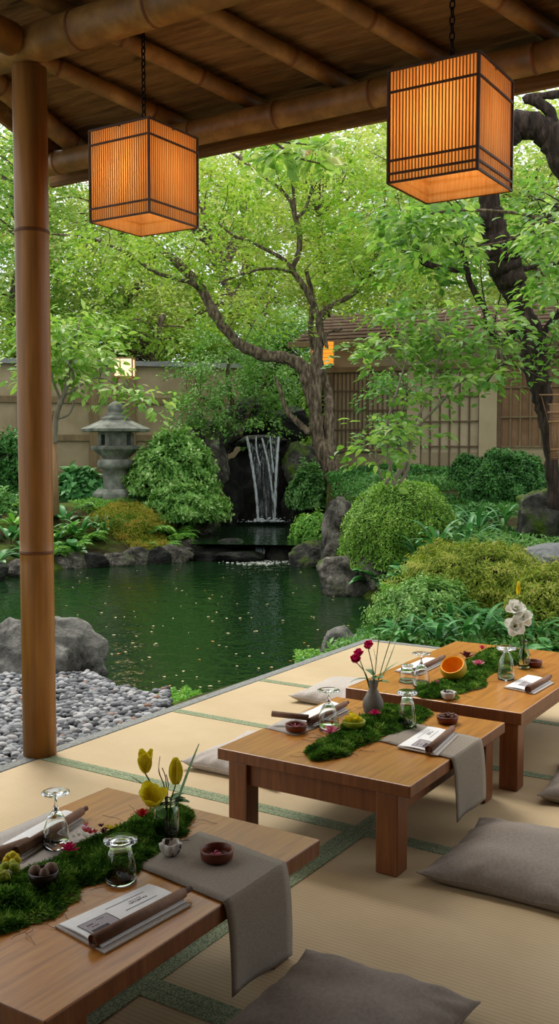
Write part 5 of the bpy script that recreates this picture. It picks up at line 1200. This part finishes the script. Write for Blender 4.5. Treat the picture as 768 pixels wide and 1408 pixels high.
# plant prototypes around the origin: arching leaf rosettes and ferns
def rosette(name, nleaf, L, W, mat, rise=(.5, 1.2), curl=-1.3, seed=0, fold=.25):
    q_ = random.Random(seed); r = thing(name, 'x', 'plant', (0, 0, 0)); m = MB(); 
    for i in range(nleaf):
        az = q_.uniform(0, 6.28); l = L * q_.uniform(.65, 1.1); w = W * q_.uniform(.8, 1.15); ri = q_.uniform(*rise); st = .35 * l; b = np.array([math.cos(az), math.sin(az), 0]) * .02
        f = np.array([math.cos(az) * math.cos(ri), math.sin(az) * math.cos(ri), math.sin(ri)]); e = b + f * st; m.cur = 1; m.tube([b, e], .004, 4, False); m.cur = 0
        m.grid(petal_pts(e, az, l, w, ri, curl * q_.uniform(.7, 1.2), 6, fold))
    o = m.build('leaves', [mat, M['stem']], r, base=(0, 0, 0), smooth=True)
    a_ = o.data.attributes.new('rnd', 'FLOAT', 'FACE'); vals = np.zeros(len(o.data.polygons), np.float32); q2 = np.random.default_rng(seed); 
    blk = 25; 
    for s_ in range(0, len(vals), blk): vals[s_:s_ + blk] = q2.random()
    a_.data.foreach_set('value', vals); return r, [o]
def fern(name, nf, L, mat, seed=0):
    q_ = random.Random(seed); r = thing(name, 'x', 'fern', (0, 0, 0)); Ls = Leafs(); m = MB()
    for i in range(nf):
        az = q_.uniform(0, 6.28); l = L * q_.uniform(.7, 1.1); ri = q_.uniform(.7, 1.3); p = np.zeros(3); d_ = np.array([math.cos(az), math.sin(az), 0]); s_ = np.array([-math.sin(az), math.cos(az), 0]); pts = [p]; C = []; D = []; LL = []
        for k_ in range(18):
            a = ri - 1.9 * (k_ / 18); p = p + (d_ * math.cos(a) + Z3 * math.sin(a)) * l / 18; pts.append(p)
            if k_ > 1:
                for sg in (-1, 1): C.append(p); D.append(s_ * sg + d_ * .45 + Z3 * q_.uniform(-.2, .1)); LL.append(l * .26 * math.sin(PI * (k_ / 18) ** .75) + .01)
        m.tube(pts, .003, 4, False); Ls.add(*leaves(np.array(C), np.array(D), np.tile(Z3, (len(C), 1)) + rng.normal(size=(len(C), 3)) * .15, np.array(LL), np.array(LL) * .28, T2))
    a = Ls.build('fronds', mat, r, base=(0, 0, 0)); b = m.build('frond_stems', M['stem'], r, base=(0, 0, 0)); return r, [a, b]
K_ = {'broad': rosette('broad_leaf_plant', 13, .26, .085, M['leaf_broad'], seed=1), 'lance': rosette('lance_leaf_plant', 15, .34, .055, M['leaf_broad'], (.6, 1.3), -1.5, seed=2), 'small': rosette('leafy_plant', 24, .13, .05, M['leaf_small'], (.2, 1.2), -.9, seed=3), 'hosta': rosette('hosta', 11, .22, .13, M['leaf_broad'], (.3, 1.0), -1.1, seed=4),
      'fern': fern('fern', 13, .34, M['leaf_fern'], 5), 'light': rosette('pale_leaf_plant', 22, .15, .06, M['leaf_fern'], (.2, 1.1), -.9, seed=6)}
used = set(); pr = random.Random(77)
def plant(kind, px, py, sc, lab, group):
    root, kids = K_[kind]; p, d = ground(px, py); p = p - Z3 * .02; rz = pr.uniform(0, 6.28)
    if kind not in used:
        used.add(kind); root.location = Vector(p); root.rotation_euler = (0, 0, rz); root.scale = (sc, sc, sc); root['label'] = lab; root['group'] = group
    else: copy_tree(root, kids, p, rz, sc, lab, group)
PL = [
 ('fern', 243, 742, 2.0, 'bright fern hanging over the pond edge stones'), ('fern', 270, 700, 1.1, 'fern beside the rusty mossy rock'), ('fern', 98, 757, 1.3, 'fern just right of the post above the shore stones'), ('fern', 130, 700, 1.1, 'fern behind the golden moss, left of the lantern'), ('fern', 20, 700, 1.3, 'fern against the dark bush at far left'), ('fern', 445, 738, 1.1, 'fern over the basin stone below the maple'),
 ('lance', 110, 740, 1.25, 'lance-leaved plant right of the post'), ('lance', 145, 735, 1.15, 'lance-leaved plant in the moss below the lantern'), ('broad', 90, 718, 1.5, 'broad-leaved plant behind the post'), ('broad', 15, 745, 1.6, 'broad-leaved plant left of the post'), ('broad', 38, 770, 1.4, 'broad-leaved plant low behind the post'), ('broad', -5, 775, 1.3, 'broad-leaved plant at the left frame edge'),
 ('small', 75, 745, 1.5, 'leafy plant peeking right of the post'), ('small', 165, 700, 1.5, 'leafy plant in front of the lantern slab'), ('hosta', 200, 695, 1.6, 'hosta right of the stone lantern'), ('light', 225, 705, 1.8, 'pale leafy plant between hosta and layered mound'), ('light', 260, 730, 1.5, 'pale leafy plant by the round grey stone'), ('light', 60, 712, 1.8, 'pale leafy plant behind the post, higher up'), ('light', 20, 722, 1.8, 'pale leafy plant at far left bank'),
 ('light', 92, 735, 1.9, 'pale leafy plant in front of the stake'), ('fern', 120, 745, 1.5, 'fern between the lance leaves and the golden moss'), ('light', 150, 715, 1.6, 'pale leafy plant before the lantern slab'), ('fern', 75, 765, 1.5, 'fern behind the post low at the shore'), ('hosta', 100, 760, 1.4, 'hosta low above the shore stones'), ('fern', 225, 755, 1.1, 'second fern hanging over the pond edge stones'), ('light', 180, 700, 1.3, 'pale leafy plant right of the lantern slab'), ('small', 130, 725, 1.6, 'leafy plant in the middle of the left bank'),
 ('hosta', 110, 680, 1.8, 'dark hosta against the wall left of the lantern'), ('hosta', 128, 672, 1.6, 'dark hosta touching the lantern slab'),
 ('hosta', 540, 790, 1.3, 'big dark leaves hanging over the rock under the azalea'), ('hosta', 515, 800, 1.2, 'big glossy leaves beside the upright stone'), ('hosta', 565, 800, 1.2, 'dark glossy leaves at the foot of the azalea'), ('small', 488, 770, 1.0, 'small leafy plant between the upright stones'), ('small', 470, 735, 1.2, 'small leafy plant above the swirled stone'),
 ('lance', 600, 758, 1.3, 'lance leaves at the right foot of the azalea'), ('lance', 640, 752, 1.3, 'lance leaves between azalea and dark mound'), ('lance', 655, 735, 1.3, 'long drooping leaves below the dark mound'), ('lance', 690, 728, 1.2, 'long leaves left of the tall mossy boulder'), ('lance', 575, 770, 1.0, 'lance leaves left below the azalea'),
 ('broad', 620, 722, 1.2, 'broad leaves behind the azalea shoulder'), ('hosta', 715, 745, 1.0, 'hosta at the foot of the tall boulder'),
 ('lance', 600, 892, .95, 'broad lance leaves bending over the deck end'), ('lance', 635, 888, 1.0, 'lance leaves behind the orange gourd'), ('lance', 660, 880, 1.0, 'lance leaves left of the white lilies'), ('lance', 560, 886, .8, 'lance leaves above the deck corner'), ('lance', 700, 885, .95, 'lance leaves right behind the white lilies'), ('lance', 735, 880, .9, 'lance leaves at the right edge beyond the clay dish'), ('lance', 620, 862, .95, 'lance leaves in the middle of the deck end planting'), ('lance', 585, 868, .8, 'lance leaves at the water side of the deck end planting'),
 ('broad', 680, 862, .9, 'broad leaves just above the white lilies'), ('broad', 650, 858, .9, 'broad leaves under the yellow conifer'), ('broad', 545, 872, .8, 'broad leaves beside the pond at the deck end'), ('hosta', 720, 905, .7, 'low leaves at the far right table end'), ('hosta', 760, 900, .8, 'low broad leaves at the right edge'),
 ('small', 525, 880, .8, 'small leafy plant by the deck corner'), ('small', 505, 870, .9, 'small leafy plant at the waterside above the deck corner'), ('small', 610, 840, 1.2, 'leafy plant left below the yellow conifer'), ('small', 575, 842, 1.1, 'leafy plant at the pond side slope'), ('small', 545, 850, 1.0, 'leafy plant low by the water'), ('small', 700, 845, 1.1, 'leafy plant under the right yellow conifer'), ('light', 640, 835, 1.0, 'light leafy plant under the yellow conifer'),
 ('light', 590, 822, 1.2, 'light leafy plant between rock and yellow conifer'), ('light', 560, 830, 1.1, 'light leafy plant above the pond slope'), ('fern', 540, 815, .9, 'fern beside the brown rock'), ('fern', 605, 800, 1.0, 'fern above the pond slope'), ('fern', 620, 770, 1.0, 'fern under the azalea right side'),
 ('small', 415, 912, .5, 'small green plant at the pond rim by the curb'), ('small', 437, 905, .5, 'small green plant left of the rounded grey stone'), ('light', 455, 900, .5, 'light plant behind the rounded grey stone'), ('small', 490, 892, .6, 'small plant right of the rounded grey stone'),
]
for t in PL: plant(t[0], t[1], t[2], t[3] * .9, t[4], {'fern': 'ferns', 'lance': 'lance-leaved plants', 'broad': 'broad-leaved plants', 'small': 'small leafy plants', 'light': 'pale leafy plants', 'hosta': 'hostas'}[t[0]])
# low mossy plant between curb and water
for (x0, x1, yb, lb, nn) in ((190, 275, 990, 'bright green water moss between gravel, pond and curb', 2600), (405, 452, 916, 'small bright leaves along the curb left of the rounded stone', 900)):
    C = np.array([at(rng.uniform(x0, x1), yb - (k_ % 7) * (3 if x0 > 300 else 4) - rng.uniform(0, 4), -.24 + (.0 if x0 > 300 else .04) + .05 * rng.random()) for k_ in range(nn)])
    if x0 < 300:
        u_ = rng.uniform(x0, x1, nn); hv = 24 * np.sin(PI * np.clip((u_ - x0) / (x1 - x0), 0, 1)) ** .5 * (.7 + .3 * np.sin(u_ * .35))
        C = np.array([at(x, 990 - (x - 190) * .35 - 2 - rng.random() * h_ - 1, -.22 + .05 * rng.random()) for x, h_ in zip(u_, hv)])
    C[:, 1] = np.maximum(C[:, 1], 3.63); n = nn
    D = rng.normal(size=(n, 3)); D[:, 2] = np.abs(D[:, 2]) * .6; sz = .03 * (.6 + .6 * rng.random(n)); Ls = Leafs(); Ls.add(*leaves(C, D, rng.normal(size=(n, 3)) * .4 + Z3, sz, sz * .55))
    Ls.build('water_moss', M['leaf_fern'], label=lb, cat='moss', kind='stuff')
# ground cover leaves over the whole bank
def cover(name, lab, region, n, leaf, mat, wd=.5, hgt=.10):
    a0, a1, d0, d1 = region; a = rng.uniform(a0, a1, n); d = rng.uniform(d0, d1, n); s = poly_sd(a, d, POND); sb = poly_sd(a, d, BASIN)
    X = a * R3[0] + d * F3[0]; Y = a * R3[1] + d * F3[1]; nz = np.array([mn.noise(Vector((x * .8, y * .8, 3))) for x, y in zip(X, Y)])
    k_ = (s > .12) & (sb > .15) & ~((a > -4.6) & (a < -1.0) & (d < 17.9) & (d > 15)) & ~((X < 7.15) & (Y < 3.65)) & (nz > -.25); a, d, X, Y, nz = a[k_], d[k_], X[k_], Y[k_], nz[k_]; n = len(a)
    C = np.stack([X, Y, Hh(a, d) + rng.random(n) * hgt * (.5 + nz)], 1); D = rng.normal(size=(n, 3)); D[:, 2] = np.abs(D[:, 2]) * .8 + .1
    sz = leaf * (.6 + .8 * rng.random(n)); Ls = Leafs(); Ls.add(*leaves(C, D, rng.normal(size=(n, 3)) * .5 + Z3, sz, sz * wd, T2, np.clip(.5 + nz + .4 * (rng.random(n) - .5), 0, 1))); Ls.build(name, mat, label=lab, cat='ground cover', kind='stuff')
cover('ground_cover', 'low leafy ground cover on the right bank', (.4, 6, 7.2, 17.5), 60000, .06, M['leaf_small'])
cover('ground_cover', 'low leafy ground cover on the far left bank', (-7, -1.2, 16.0, 21.5), 36000, .08, M['leaf_small'])
cover('ground_cover', 'low leafy ground cover behind the waterfall and before the tea house', (-1, 7, 17.5, 21), 26000, .08, M['leaf_azalea_dark'])

# fallen petals on the water, nearest are larger in view
q = random.Random(21); bmp = MB(); bloom(bmp, (0, 0, 0), .022, .018, 1, .05, .1, 0, .2, 0, q); protoP = []
for mt in ('p_cream', 'p_orange'):
    m = MB(); m.grid(petal_pts((-.012, 0, 0), 0, .026, .020, .03, .05, 4, .25)); o = m.build('fallen_petal', M[mt], smooth=True, base=(0, 0, 0)); protoP.append(o)
spots = [(118, 904), (163, 899), (274, 907), (233, 943), (195, 908), (188, 875), (210, 861), (146, 862), (292, 882), (275, 945), (128, 869), (140, 897), (215, 885), (205, 904), (247, 980 - 30), (330, 850), (352, 868), (418, 884), (372, 918), (300, 830), (282, 812)]
while len(spots) < 120:
    y = 780 + 165 * q.random() ** 1.2; x = q.uniform(80, 500)
    if poly_sd(*[np.array([v]) for v in toad(at(x, y, WATER))], POND)[0] < -.25: spots.append((x, y))
for i, (x, y) in enumerate(spots):
    mt = 1 if i in (1, 2, 3, 8, 18) or q.random() < .1 else 0; o = protoP[mt] if i in (0, 1) else protoP[mt].copy()
    if i > 1: COL.objects.link(o)
    if i == 0 and mt == 1: o = protoP[0]
    p = at(x, y, WATER + .006); s_ = q.uniform(.7, 1.5); o.location = Vector(p); o.rotation_euler = (0, 0, q.uniform(0, 6.3)); o.scale = (s_, s_, s_)
    tag(o, ('orange' if mt else 'cream') + ' fallen petal floating on the dark pond water', 'petal', 'fallen petals on the pond')

# ------------------------------------------------------------------ trees
tree('maple_tree', 'twisting grey maple beside the waterfall, centre of the garden',
 [[(470, 706, 26), (466, 690, 25), (458, 655, 24), (448, 628, 24), (436, 600, 20), (434, 570, 18), (433, 545, 18), (433, 515, 17), (438, 480, 13), (439, 450, 11), (435, 430, 9.5), (424, 405, 9), (413, 387, 8), (403, 371, 7), (411, 345, 8), (411, 317, 7.5), (406, 301, 7), (400, 278, 6), (385, 260, 5), (365, 245, 4.5), (331, 219, 4), (306, 200, 3)],
  [(455, 650, 20), (453, 610, 15), (452, 565, 14), (449, 530, 12, .3), (436, 490, 9, .4), (427, 455, 8, .4), (429, 410, 7, .5), (420, 370, 6, .5)],
  [(431, 560, 14), (424, 530, 20), (417, 506, 20), (395, 493, 17), (370, 490, 16), (352, 485, 16), (334, 477, 15), (321, 465, 14), (305, 447, 14), (294, 430, 14), (284, 411, 13), (275, 395, 13), (262, 380, 13), (250, 368, 12), (236, 353, 11), (222, 344, 9), (208, 330, 5)],
  [(275, 398, 7), (258, 387, 6), (242, 384, 5.5), (211, 373, 5), (188, 357, 4.5), (164, 343, 4), (125, 328, 3.5), (90, 323, 3), (70, 322, 2)],
  [(427, 596, 10), (408, 580, 8), (394, 565, 7), (386, 540, 6), (378, 518, 4)],
  [(437, 445, 8), (443, 430, 8), (455, 420, 7), (472, 412, 7), (488, 402, 6.5), (499, 387, 6), (511, 364, 5), (521, 342, 4), (523, 320, 3)], [(499, 385, 4), (520, 370, 3.5), (545, 345, 3), (560, 325, 2)],
  [(405, 373, 6), (390, 358, 5.5), (375, 348, 5), (359, 340, 4.5), (340, 330, 4), (323, 325, 3.5), (300, 308, 2.5)], [(400, 374, 4), (382, 370, 3.5), (359, 370, 3.5), (330, 378, 3), (300, 389, 2.5)],
  [(405, 300, 5), (404, 275, 4.5), (403, 258, 4.5), (399, 238, 4), (394, 215, 2.5)], [(407, 300, 5), (417, 291, 4.5), (425, 272, 4), (430, 250, 4), (434, 232, 3)], [(434, 430, 4), (449, 478, 5, -.1), (448, 460, 4), (470, 452, 3)]],
 18.8, [(330, 240, 18.6, 70, 45, 1.6, 40), (430, 235, 18, 60, 50, 1.6, 40), (500, 300, 18.5, 70, 55, 1.8, 60), (560, 340, 18.8, 80, 45, 1.8, 60), (470, 350, 18.8, 60, 40, 1.5, 40), (350, 330, 19, 70, 50, 1.5, 32), (260, 350, 18.6, 70, 45, 1.5, 40), (170, 350, 18.4, 80, 45, 1.5, 50), (380, 430, 19.4, 60, 40, 1.2, 22), (520, 400, 19, 60, 35, 1.4, 44)],
 M['bark'], M['leaf_maple'], .10, .5, .55, 34, T2, .25, 120, .011, seed=4)
tree('dark_tree', 'thick dark furrowed tree leaning in at the right side',
 [[(763, 700, 20), (761, 681, 18), (758, 638, 18), (755, 612, 18), (749, 577, 20), (744, 541, 30), (737, 505, 34), (732, 469, 33), (722, 440, 29), (714, 420, 27), (706, 400, 34), (695, 374, 46), (688, 350, 44), (682, 330, 38), (677, 305, 32), (674, 280, 28), (672, 250, 26), (676, 215, 24)],
  [(688, 352, 24), (666, 325, 18), (650, 308, 14), (646, 298, 8)],
  [(676, 220, 24, -.1), (690, 190, 34, -.2), (712, 172, 38, -.3), (735, 174, 36, -.3), (752, 184, 36, -.3), (776, 214, 42, -.3), (804, 280, 48, -.2), (818, 380, 52, 0), (822, 520, 56, .2), (826, 700, 66, .3)], [(752, 180, 20, -.3), (757, 158, 16, -.3), (742, 142, 14, -.3), (722, 136, 11, -.3), (745, 132, 10, -.3), (780, 128, 12, -.3)],
  [(700, 372, 14), (730, 368, 6), (775, 360, 5)], [(735, 480, 10), (760, 440, 9), (790, 420, 8)], [(690, 330, 8), (722, 322, 5), (745, 305, 4), (775, 280, 3)], [(664, 448, 10, .3), (668, 430, 9, .3), (652, 402, 9, .3), (645, 385, 8, .3), (638, 355, 8, .3), (625, 328, 6, .3), (615, 310, 5, .3)], [(640, 372, 8, .3), (610, 370, 8, .3), (585, 362, 9, .3), (570, 350, 7, .3)], [(720, 440, 12, .3), (690, 470, 14, .6), (668, 448, 10, .5)],
  [(735, 500, 4, -.4), (745, 520, 2.5, -1.2), (720, 508, 2.6, -1.6), (690, 502, 2.4, -1.8), (665, 530, 2, -2)]],
 11.5, [(750, 290, 12.6, 60, 60, 1.0, 60), (620, 310, 12.4, 70, 40, 1.0, 60), (590, 350, 11.5, 80, 35, 1.3, 44), (765, 400, 11.6, 36, 60, 1.0, 34), (700, 330, 12.6, 70, 60, .8, 40), (750, 480, 10.8, 30, 50, .8, 20), (560, 290, 11.4, 60, 30, 1.0, 30)],
 M['bark_dark'], M['leaf_dogwood'], .115, .52, .34, 10, T6, .12, 90, .010, seed=5)
tree('broadleaf_tree', 'small multi-stemmed tree with broad light leaves before the tea house',
 [[(540, 668, 7), (545, 655, 7), (556, 636, 7), (562, 620, 6), (572, 590, 5), (600, 560, 4), (640, 520, 3), (690, 500, 2.4)], [(530, 666, 6), (536, 650, 6), (535, 625, 5), (530, 590, 4), (545, 540, 3), (560, 490, 3)], [(548, 665, 5), (560, 645, 5), (562, 600, 4), (590, 540, 3), (610, 470, 2.5)], [(526, 660, 4), (519, 640, 3), (517, 615, 2.5), (525, 580, 2.5)]],
 10.2, [(590, 440, 10.4, 80, 30, .8, 44), (550, 480, 10.4, 56, 26, .8, 30), (620, 475, 10.2, 60, 22, .7, 24), (640, 520, 10, 50, 12, .7, 16), (560, 545, 10, 44, 18, .6, 10), (540, 592, 9.8, 32, 16, .5, 13), (660, 460, 10, 60, 26, .7, 22), (515, 625, 9.8, 24, 12, .4, 8), (690, 505, 9.6, 40, 10, .4, 8)],
 M['bark_pale'], M['leaf_dogwood'], .10, .5, .30, 11, T6, .10, 90, .006, seed=6)
tree('dark_leaved_tree', 'darker leafy small tree behind the broadleaf one by the house wall',
 [[(556, 665, 8), (552, 630, 7), (548, 590, 6), (560, 540, 4)]], 15.5, [(530, 585, 15.5, 28, 26, .8, 16), (540, 520, 15.5, 34, 30, .9, 22)], M['bark'], M['leaf_shrub'], .11, .5, .4, 22, T2, .3, 24, .008, seed=16)
tree('young_tree', 'slender young tree tied to the stake right of the bamboo post',
 [[(76, 610, 6), (76, 585, 8), (79, 565, 8), (87, 545, 7), (91, 530, 6), (95, 510, 5), (100, 480, 4), (110, 440, 3)], [(84, 552, 5), (72, 520, 4), (66, 490, 3)], [(90, 535, 4), (101, 520, 3.5), (97, 500, 3)], [(80, 575, 4), (94, 570, 3), (101, 555, 2.5), (100, 540, 2)], [(88, 545, 3), (130, 520, 2.5), (165, 530, 2), (200, 540, 1.5)]],
 15.4, [(98, 496, 15.3, 46, 34, .9, 34), (100, 446, 15.4, 50, 36, 1.0, 28), (90, 455, 15.5, 70, 40, 1.0, 34), (170, 532, 15, 36, 9, .5, 9), (200, 542, 15, 18, 6, .3, 5), (60, 500, 15.6, 50, 30, .8, 20)],
 M['bark_pale'], M['leaf_left'], .15, .45, .38, 11, T6, .3, 50, .008, seed=7)
tree('arching_shrub_tree', 'tiered pale shrub-tree arching over the waterfall rocks',
 [[(322, 600, 7), (320, 560, 6), (312, 520, 5), (318, 480, 4)], [(330, 600, 6), (345, 560, 5), (360, 530, 4), (370, 500, 3)], [(318, 590, 5), (300, 560, 4), (275, 545, 3)]],
 20.2, [(320, 470, 20.2, 60, 30, 1.0, 50), (300, 505, 20, 70, 26, 1.0, 56), (350, 530, 19.8, 60, 26, .8, 46), (280, 545, 19.8, 50, 22, .8, 40), (350, 570, 19.6, 50, 20, .6, 30), (285, 580, 19.8, 30, 16, .5, 14), (265, 560, 19.9, 34, 20, .5, 18), (390, 500, 20, 36, 26, .7, 22)],
 M['bark'], M['leaf_shrub'], .075, .5, .38, 30, T2, .3, 60, .008, seed=8)
# leaf twigs reaching in close under the eave
tree('overhanging_branch', 'thin leafy branch reaching in below the eave, centre top', [[(330, 160, 4), (370, 190, 4), (405, 215, 3), (440, 225, 2)], [(380, 195, 3), (430, 200, 2), (460, 210, 1.5)]], 9.0,
 [(400, 210, 9, 50, 16, .4, 14), (445, 215, 9, 30, 14, .3, 10), (350, 195, 9.1, 50, 16, .4, 9)], M['bark'], M['leaf_left'], .12, .5, .20, 8, T6, .3, 14, .005, seed=9, cat='branch')
tree('overhanging_branch', 'leafy bough hanging in at right below the big lantern', [[(800, 330, 8), (740, 300, 5), (680, 290, 4), (620, 290, 3), (560, 300, 2)], [(740, 302, 4), (700, 330, 3), (640, 340, 2)]], 8.6,
 [(560, 300, 8.6, 60, 16, .5, 20), (610, 296, 8.6, 50, 16, .5, 20), (755, 310, 8.6, 36, 40, .5, 24), (600, 330, 8.8, 50, 14, .5, 12), (750, 400, 8.8, 30, 40, .5, 14)], M['bark'], M['leaf_dogwood'], .105, .5, .24, 9, T6, .3, 40, .005, seed=10, cat='branch')
# the wood behind the walls
BG = [
 ('bright young tree behind the wall, left of the post', 20, 27, [(20, 560, 16), (15, 450, 13), (30, 350, 10), (60, 250, 7)], [(0, 250, 27, 110, 90, 2.5, 120), (30, 400, 27, 110, 90, 2.5, 120), (60, 150, 27, 100, 60, 2, 50)], 'leaf_left'),
 ('tall pale-leaved tree behind the wall near the left lantern', 150, 29, [(170, 560, 18), (165, 450, 14), (190, 380, 12), (160, 300, 9)], [(140, 290, 29, 110, 80, 3, 110), (170, 420, 29, 110, 70, 3, 120), (110, 370, 28, 80, 60, 2.5, 60)], 'leaf_bg'),
 ('forked grey tree behind the wall, between lantern and maple', 360, 28, [(370, 600, 22), (366, 500, 18), (358, 460, 14), (345, 440, 13), (323, 418, 11), (305, 380, 9)], [(300, 290, 30, 90, 70, 2.5, 80), (350, 390, 31, 100, 70, 3, 90), (280, 440, 28, 80, 50, 2, 80), (250, 230, 30, 80, 60, 2, 44)], 'leaf_bg2'),
 ('yellow-green tree far behind the maple crown', 440, 33, [(450, 560, 18), (448, 420, 14), (440, 300, 9)], [(430, 290, 33, 110, 80, 3, 110), (480, 380, 33, 90, 70, 3, 100), (400, 200, 33, 90, 50, 3, 50), (500, 210, 33, 70, 60, 3, 60)], 'leaf_bg2'),
 ('green tree rising behind the tea house roof', 560, 30, [(580, 500, 20), (575, 400, 16), (585, 330, 12), (600, 250, 8)], [(560, 400, 30, 90, 50, 3, 100), (600, 330, 30, 90, 60, 3, 80), (540, 240, 30, 70, 60, 3, 60)], 'leaf_bg'),
 ('tree behind the tea house at the right edge', 720, 28, [(735, 480, 22), (740, 380, 18), (730, 280, 12)], [(720, 300, 28, 90, 80, 3, 100), (740, 420, 28, 80, 60, 3, 80), (660, 260, 28, 80, 60, 2, 50), (760, 200, 28, 60, 80, 2, 50)], 'leaf_bg'),
 ('low leafy tree spilling over the ochre wall', 220, 25.5, [(215, 560, 14), (212, 480, 11), (225, 430, 8)], [(220, 460, 25.5, 90, 30, 1.4, 60), (130, 470, 25.5, 70, 24, 1.2, 36), (60, 470, 25, 60, 30, 1.2, 30)], 'leaf_maple'),
]
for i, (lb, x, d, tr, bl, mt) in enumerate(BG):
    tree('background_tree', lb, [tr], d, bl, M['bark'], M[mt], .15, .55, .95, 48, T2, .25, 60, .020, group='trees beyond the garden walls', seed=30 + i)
for i, (lb, cx, yb, w, h, d, mt, n, lf) in enumerate((('dense green thicket on the slope behind the waterfall', 385, 640, 170, 190, 25.5, 'leaf_shrub', 30000, .12), ('leafy thicket between ochre wall and tea house roof', 300, 620, 130, 150, 27.5, 'leaf_maple', 20000, .13), ('shaded thicket behind the maple trunk', 450, 640, 70, 170, 23.6, 'leaf_azalea', 18000, .12))):
    dome_shrub('thicket', lb, cx, yb, w, h, d, M[mt], n, lf, .5, 14, group='thickets behind the waterfall', cat='thicket', amp=.35, droop=.2)
# distant green hillside wood closing the view
def far_wood(lab, px, d, mt, n, seed):
    tree('distant_tree', lab, [[(px, 620, 26), (px + 6, 480, 20), (px - 4, 330, 12)]], d, [(px, 440, d, 95, 110, 3.5, n), (px + 10, 300, d, 100, 90, 3.5, n), (px - 10, 190, d, 90, 70, 3.5, int(n * .5))], M['bark'], M[mt], .24, .6, 1.5, 50, T2, .2, 20, .03, group='distant trees', seed=seed)
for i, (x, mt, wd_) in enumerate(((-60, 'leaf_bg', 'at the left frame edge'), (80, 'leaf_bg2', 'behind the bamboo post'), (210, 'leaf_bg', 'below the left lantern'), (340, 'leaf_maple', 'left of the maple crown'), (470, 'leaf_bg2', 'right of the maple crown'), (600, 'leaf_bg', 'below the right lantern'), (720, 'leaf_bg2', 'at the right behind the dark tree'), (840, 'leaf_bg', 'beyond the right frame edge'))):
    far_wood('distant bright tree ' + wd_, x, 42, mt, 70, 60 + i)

# ------------------------------------------------------------------ sky, sun, camera
W = bpy.data.worlds.new('overcast_sky'); S.world = W; W.use_nodes = True; t = W.node_tree; t.nodes.clear()
wo = t.nodes.new('ShaderNodeOutputWorld'); bg = t.nodes.new('ShaderNodeBackground'); tc = t.nodes.new('ShaderNodeTexCoord'); sp = t.nodes.new('ShaderNodeSeparateXYZ'); rp = t.nodes.new('ShaderNodeValToRGB')
t.links.new(tc.outputs['Generated'], sp.inputs[0]); t.links.new(sp.outputs['Z'], rp.inputs['Fac']); t.links.new(rp.outputs['Color'], bg.inputs['Color']); t.links.new(bg.outputs[0], wo.inputs['Surface'])
e = rp.color_ramp.elements; e[0].position = 0.0; e[0].color = (.80, .86, .90, 1); e[1].position = .8; e[1].color = (1, 1, 1, 1)
bg.inputs['Strength'].default_value = 1.15
Ls_ = bpy.data.lights.new('sun', 'SUN'); Ls_.energy = 2.4; Ls_.angle = math.radians(25); Ls_.color = (1, .96, .88)
so = bpy.data.objects.new('sun', Ls_); COL.objects.link(so)
dirv = Vector(tuple(-( .62 * F3 - .30 * R3 + 1.0 * Z3)))     # high light from beyond the garden, a little left
so.rotation_euler = dirv.to_track_quat('-Z', 'Y').to_euler()
cam = bpy.data.cameras.new('camera'); co = bpy.data.objects.new('camera', cam); COL.objects.link(co); S.camera = co
cam.sensor_fit = 'VERTICAL'; cam.sensor_height = 36; cam.lens = FPX / 1408 * 36; cam.clip_end = 300; cam.clip_start = .05
mat_ = Matrix([[R3[0], UC[0], -FC[0], 0], [R3[1], UC[1], -FC[1], 0], [R3[2], UC[2], -FC[2], EYE], [0, 0, 0, 1]]); co.matrix_world = mat_
vs = S.view_settings; vs.view_transform = 'Standard'; vs.look = 'None'; vs.gamma = 1; vs.exposure = .35; vs.use_curve_mapping = False
S.cycles.use_denoising = True; S.cycles.max_bounces = 10; S.cycles.transparent_max_bounces = 24; S.cycles.diffuse_bounces = 4; S.cycles.sample_clamp_indirect = 6
S.cycles.caustics_reflective = False; S.cycles.caustics_refractive = False
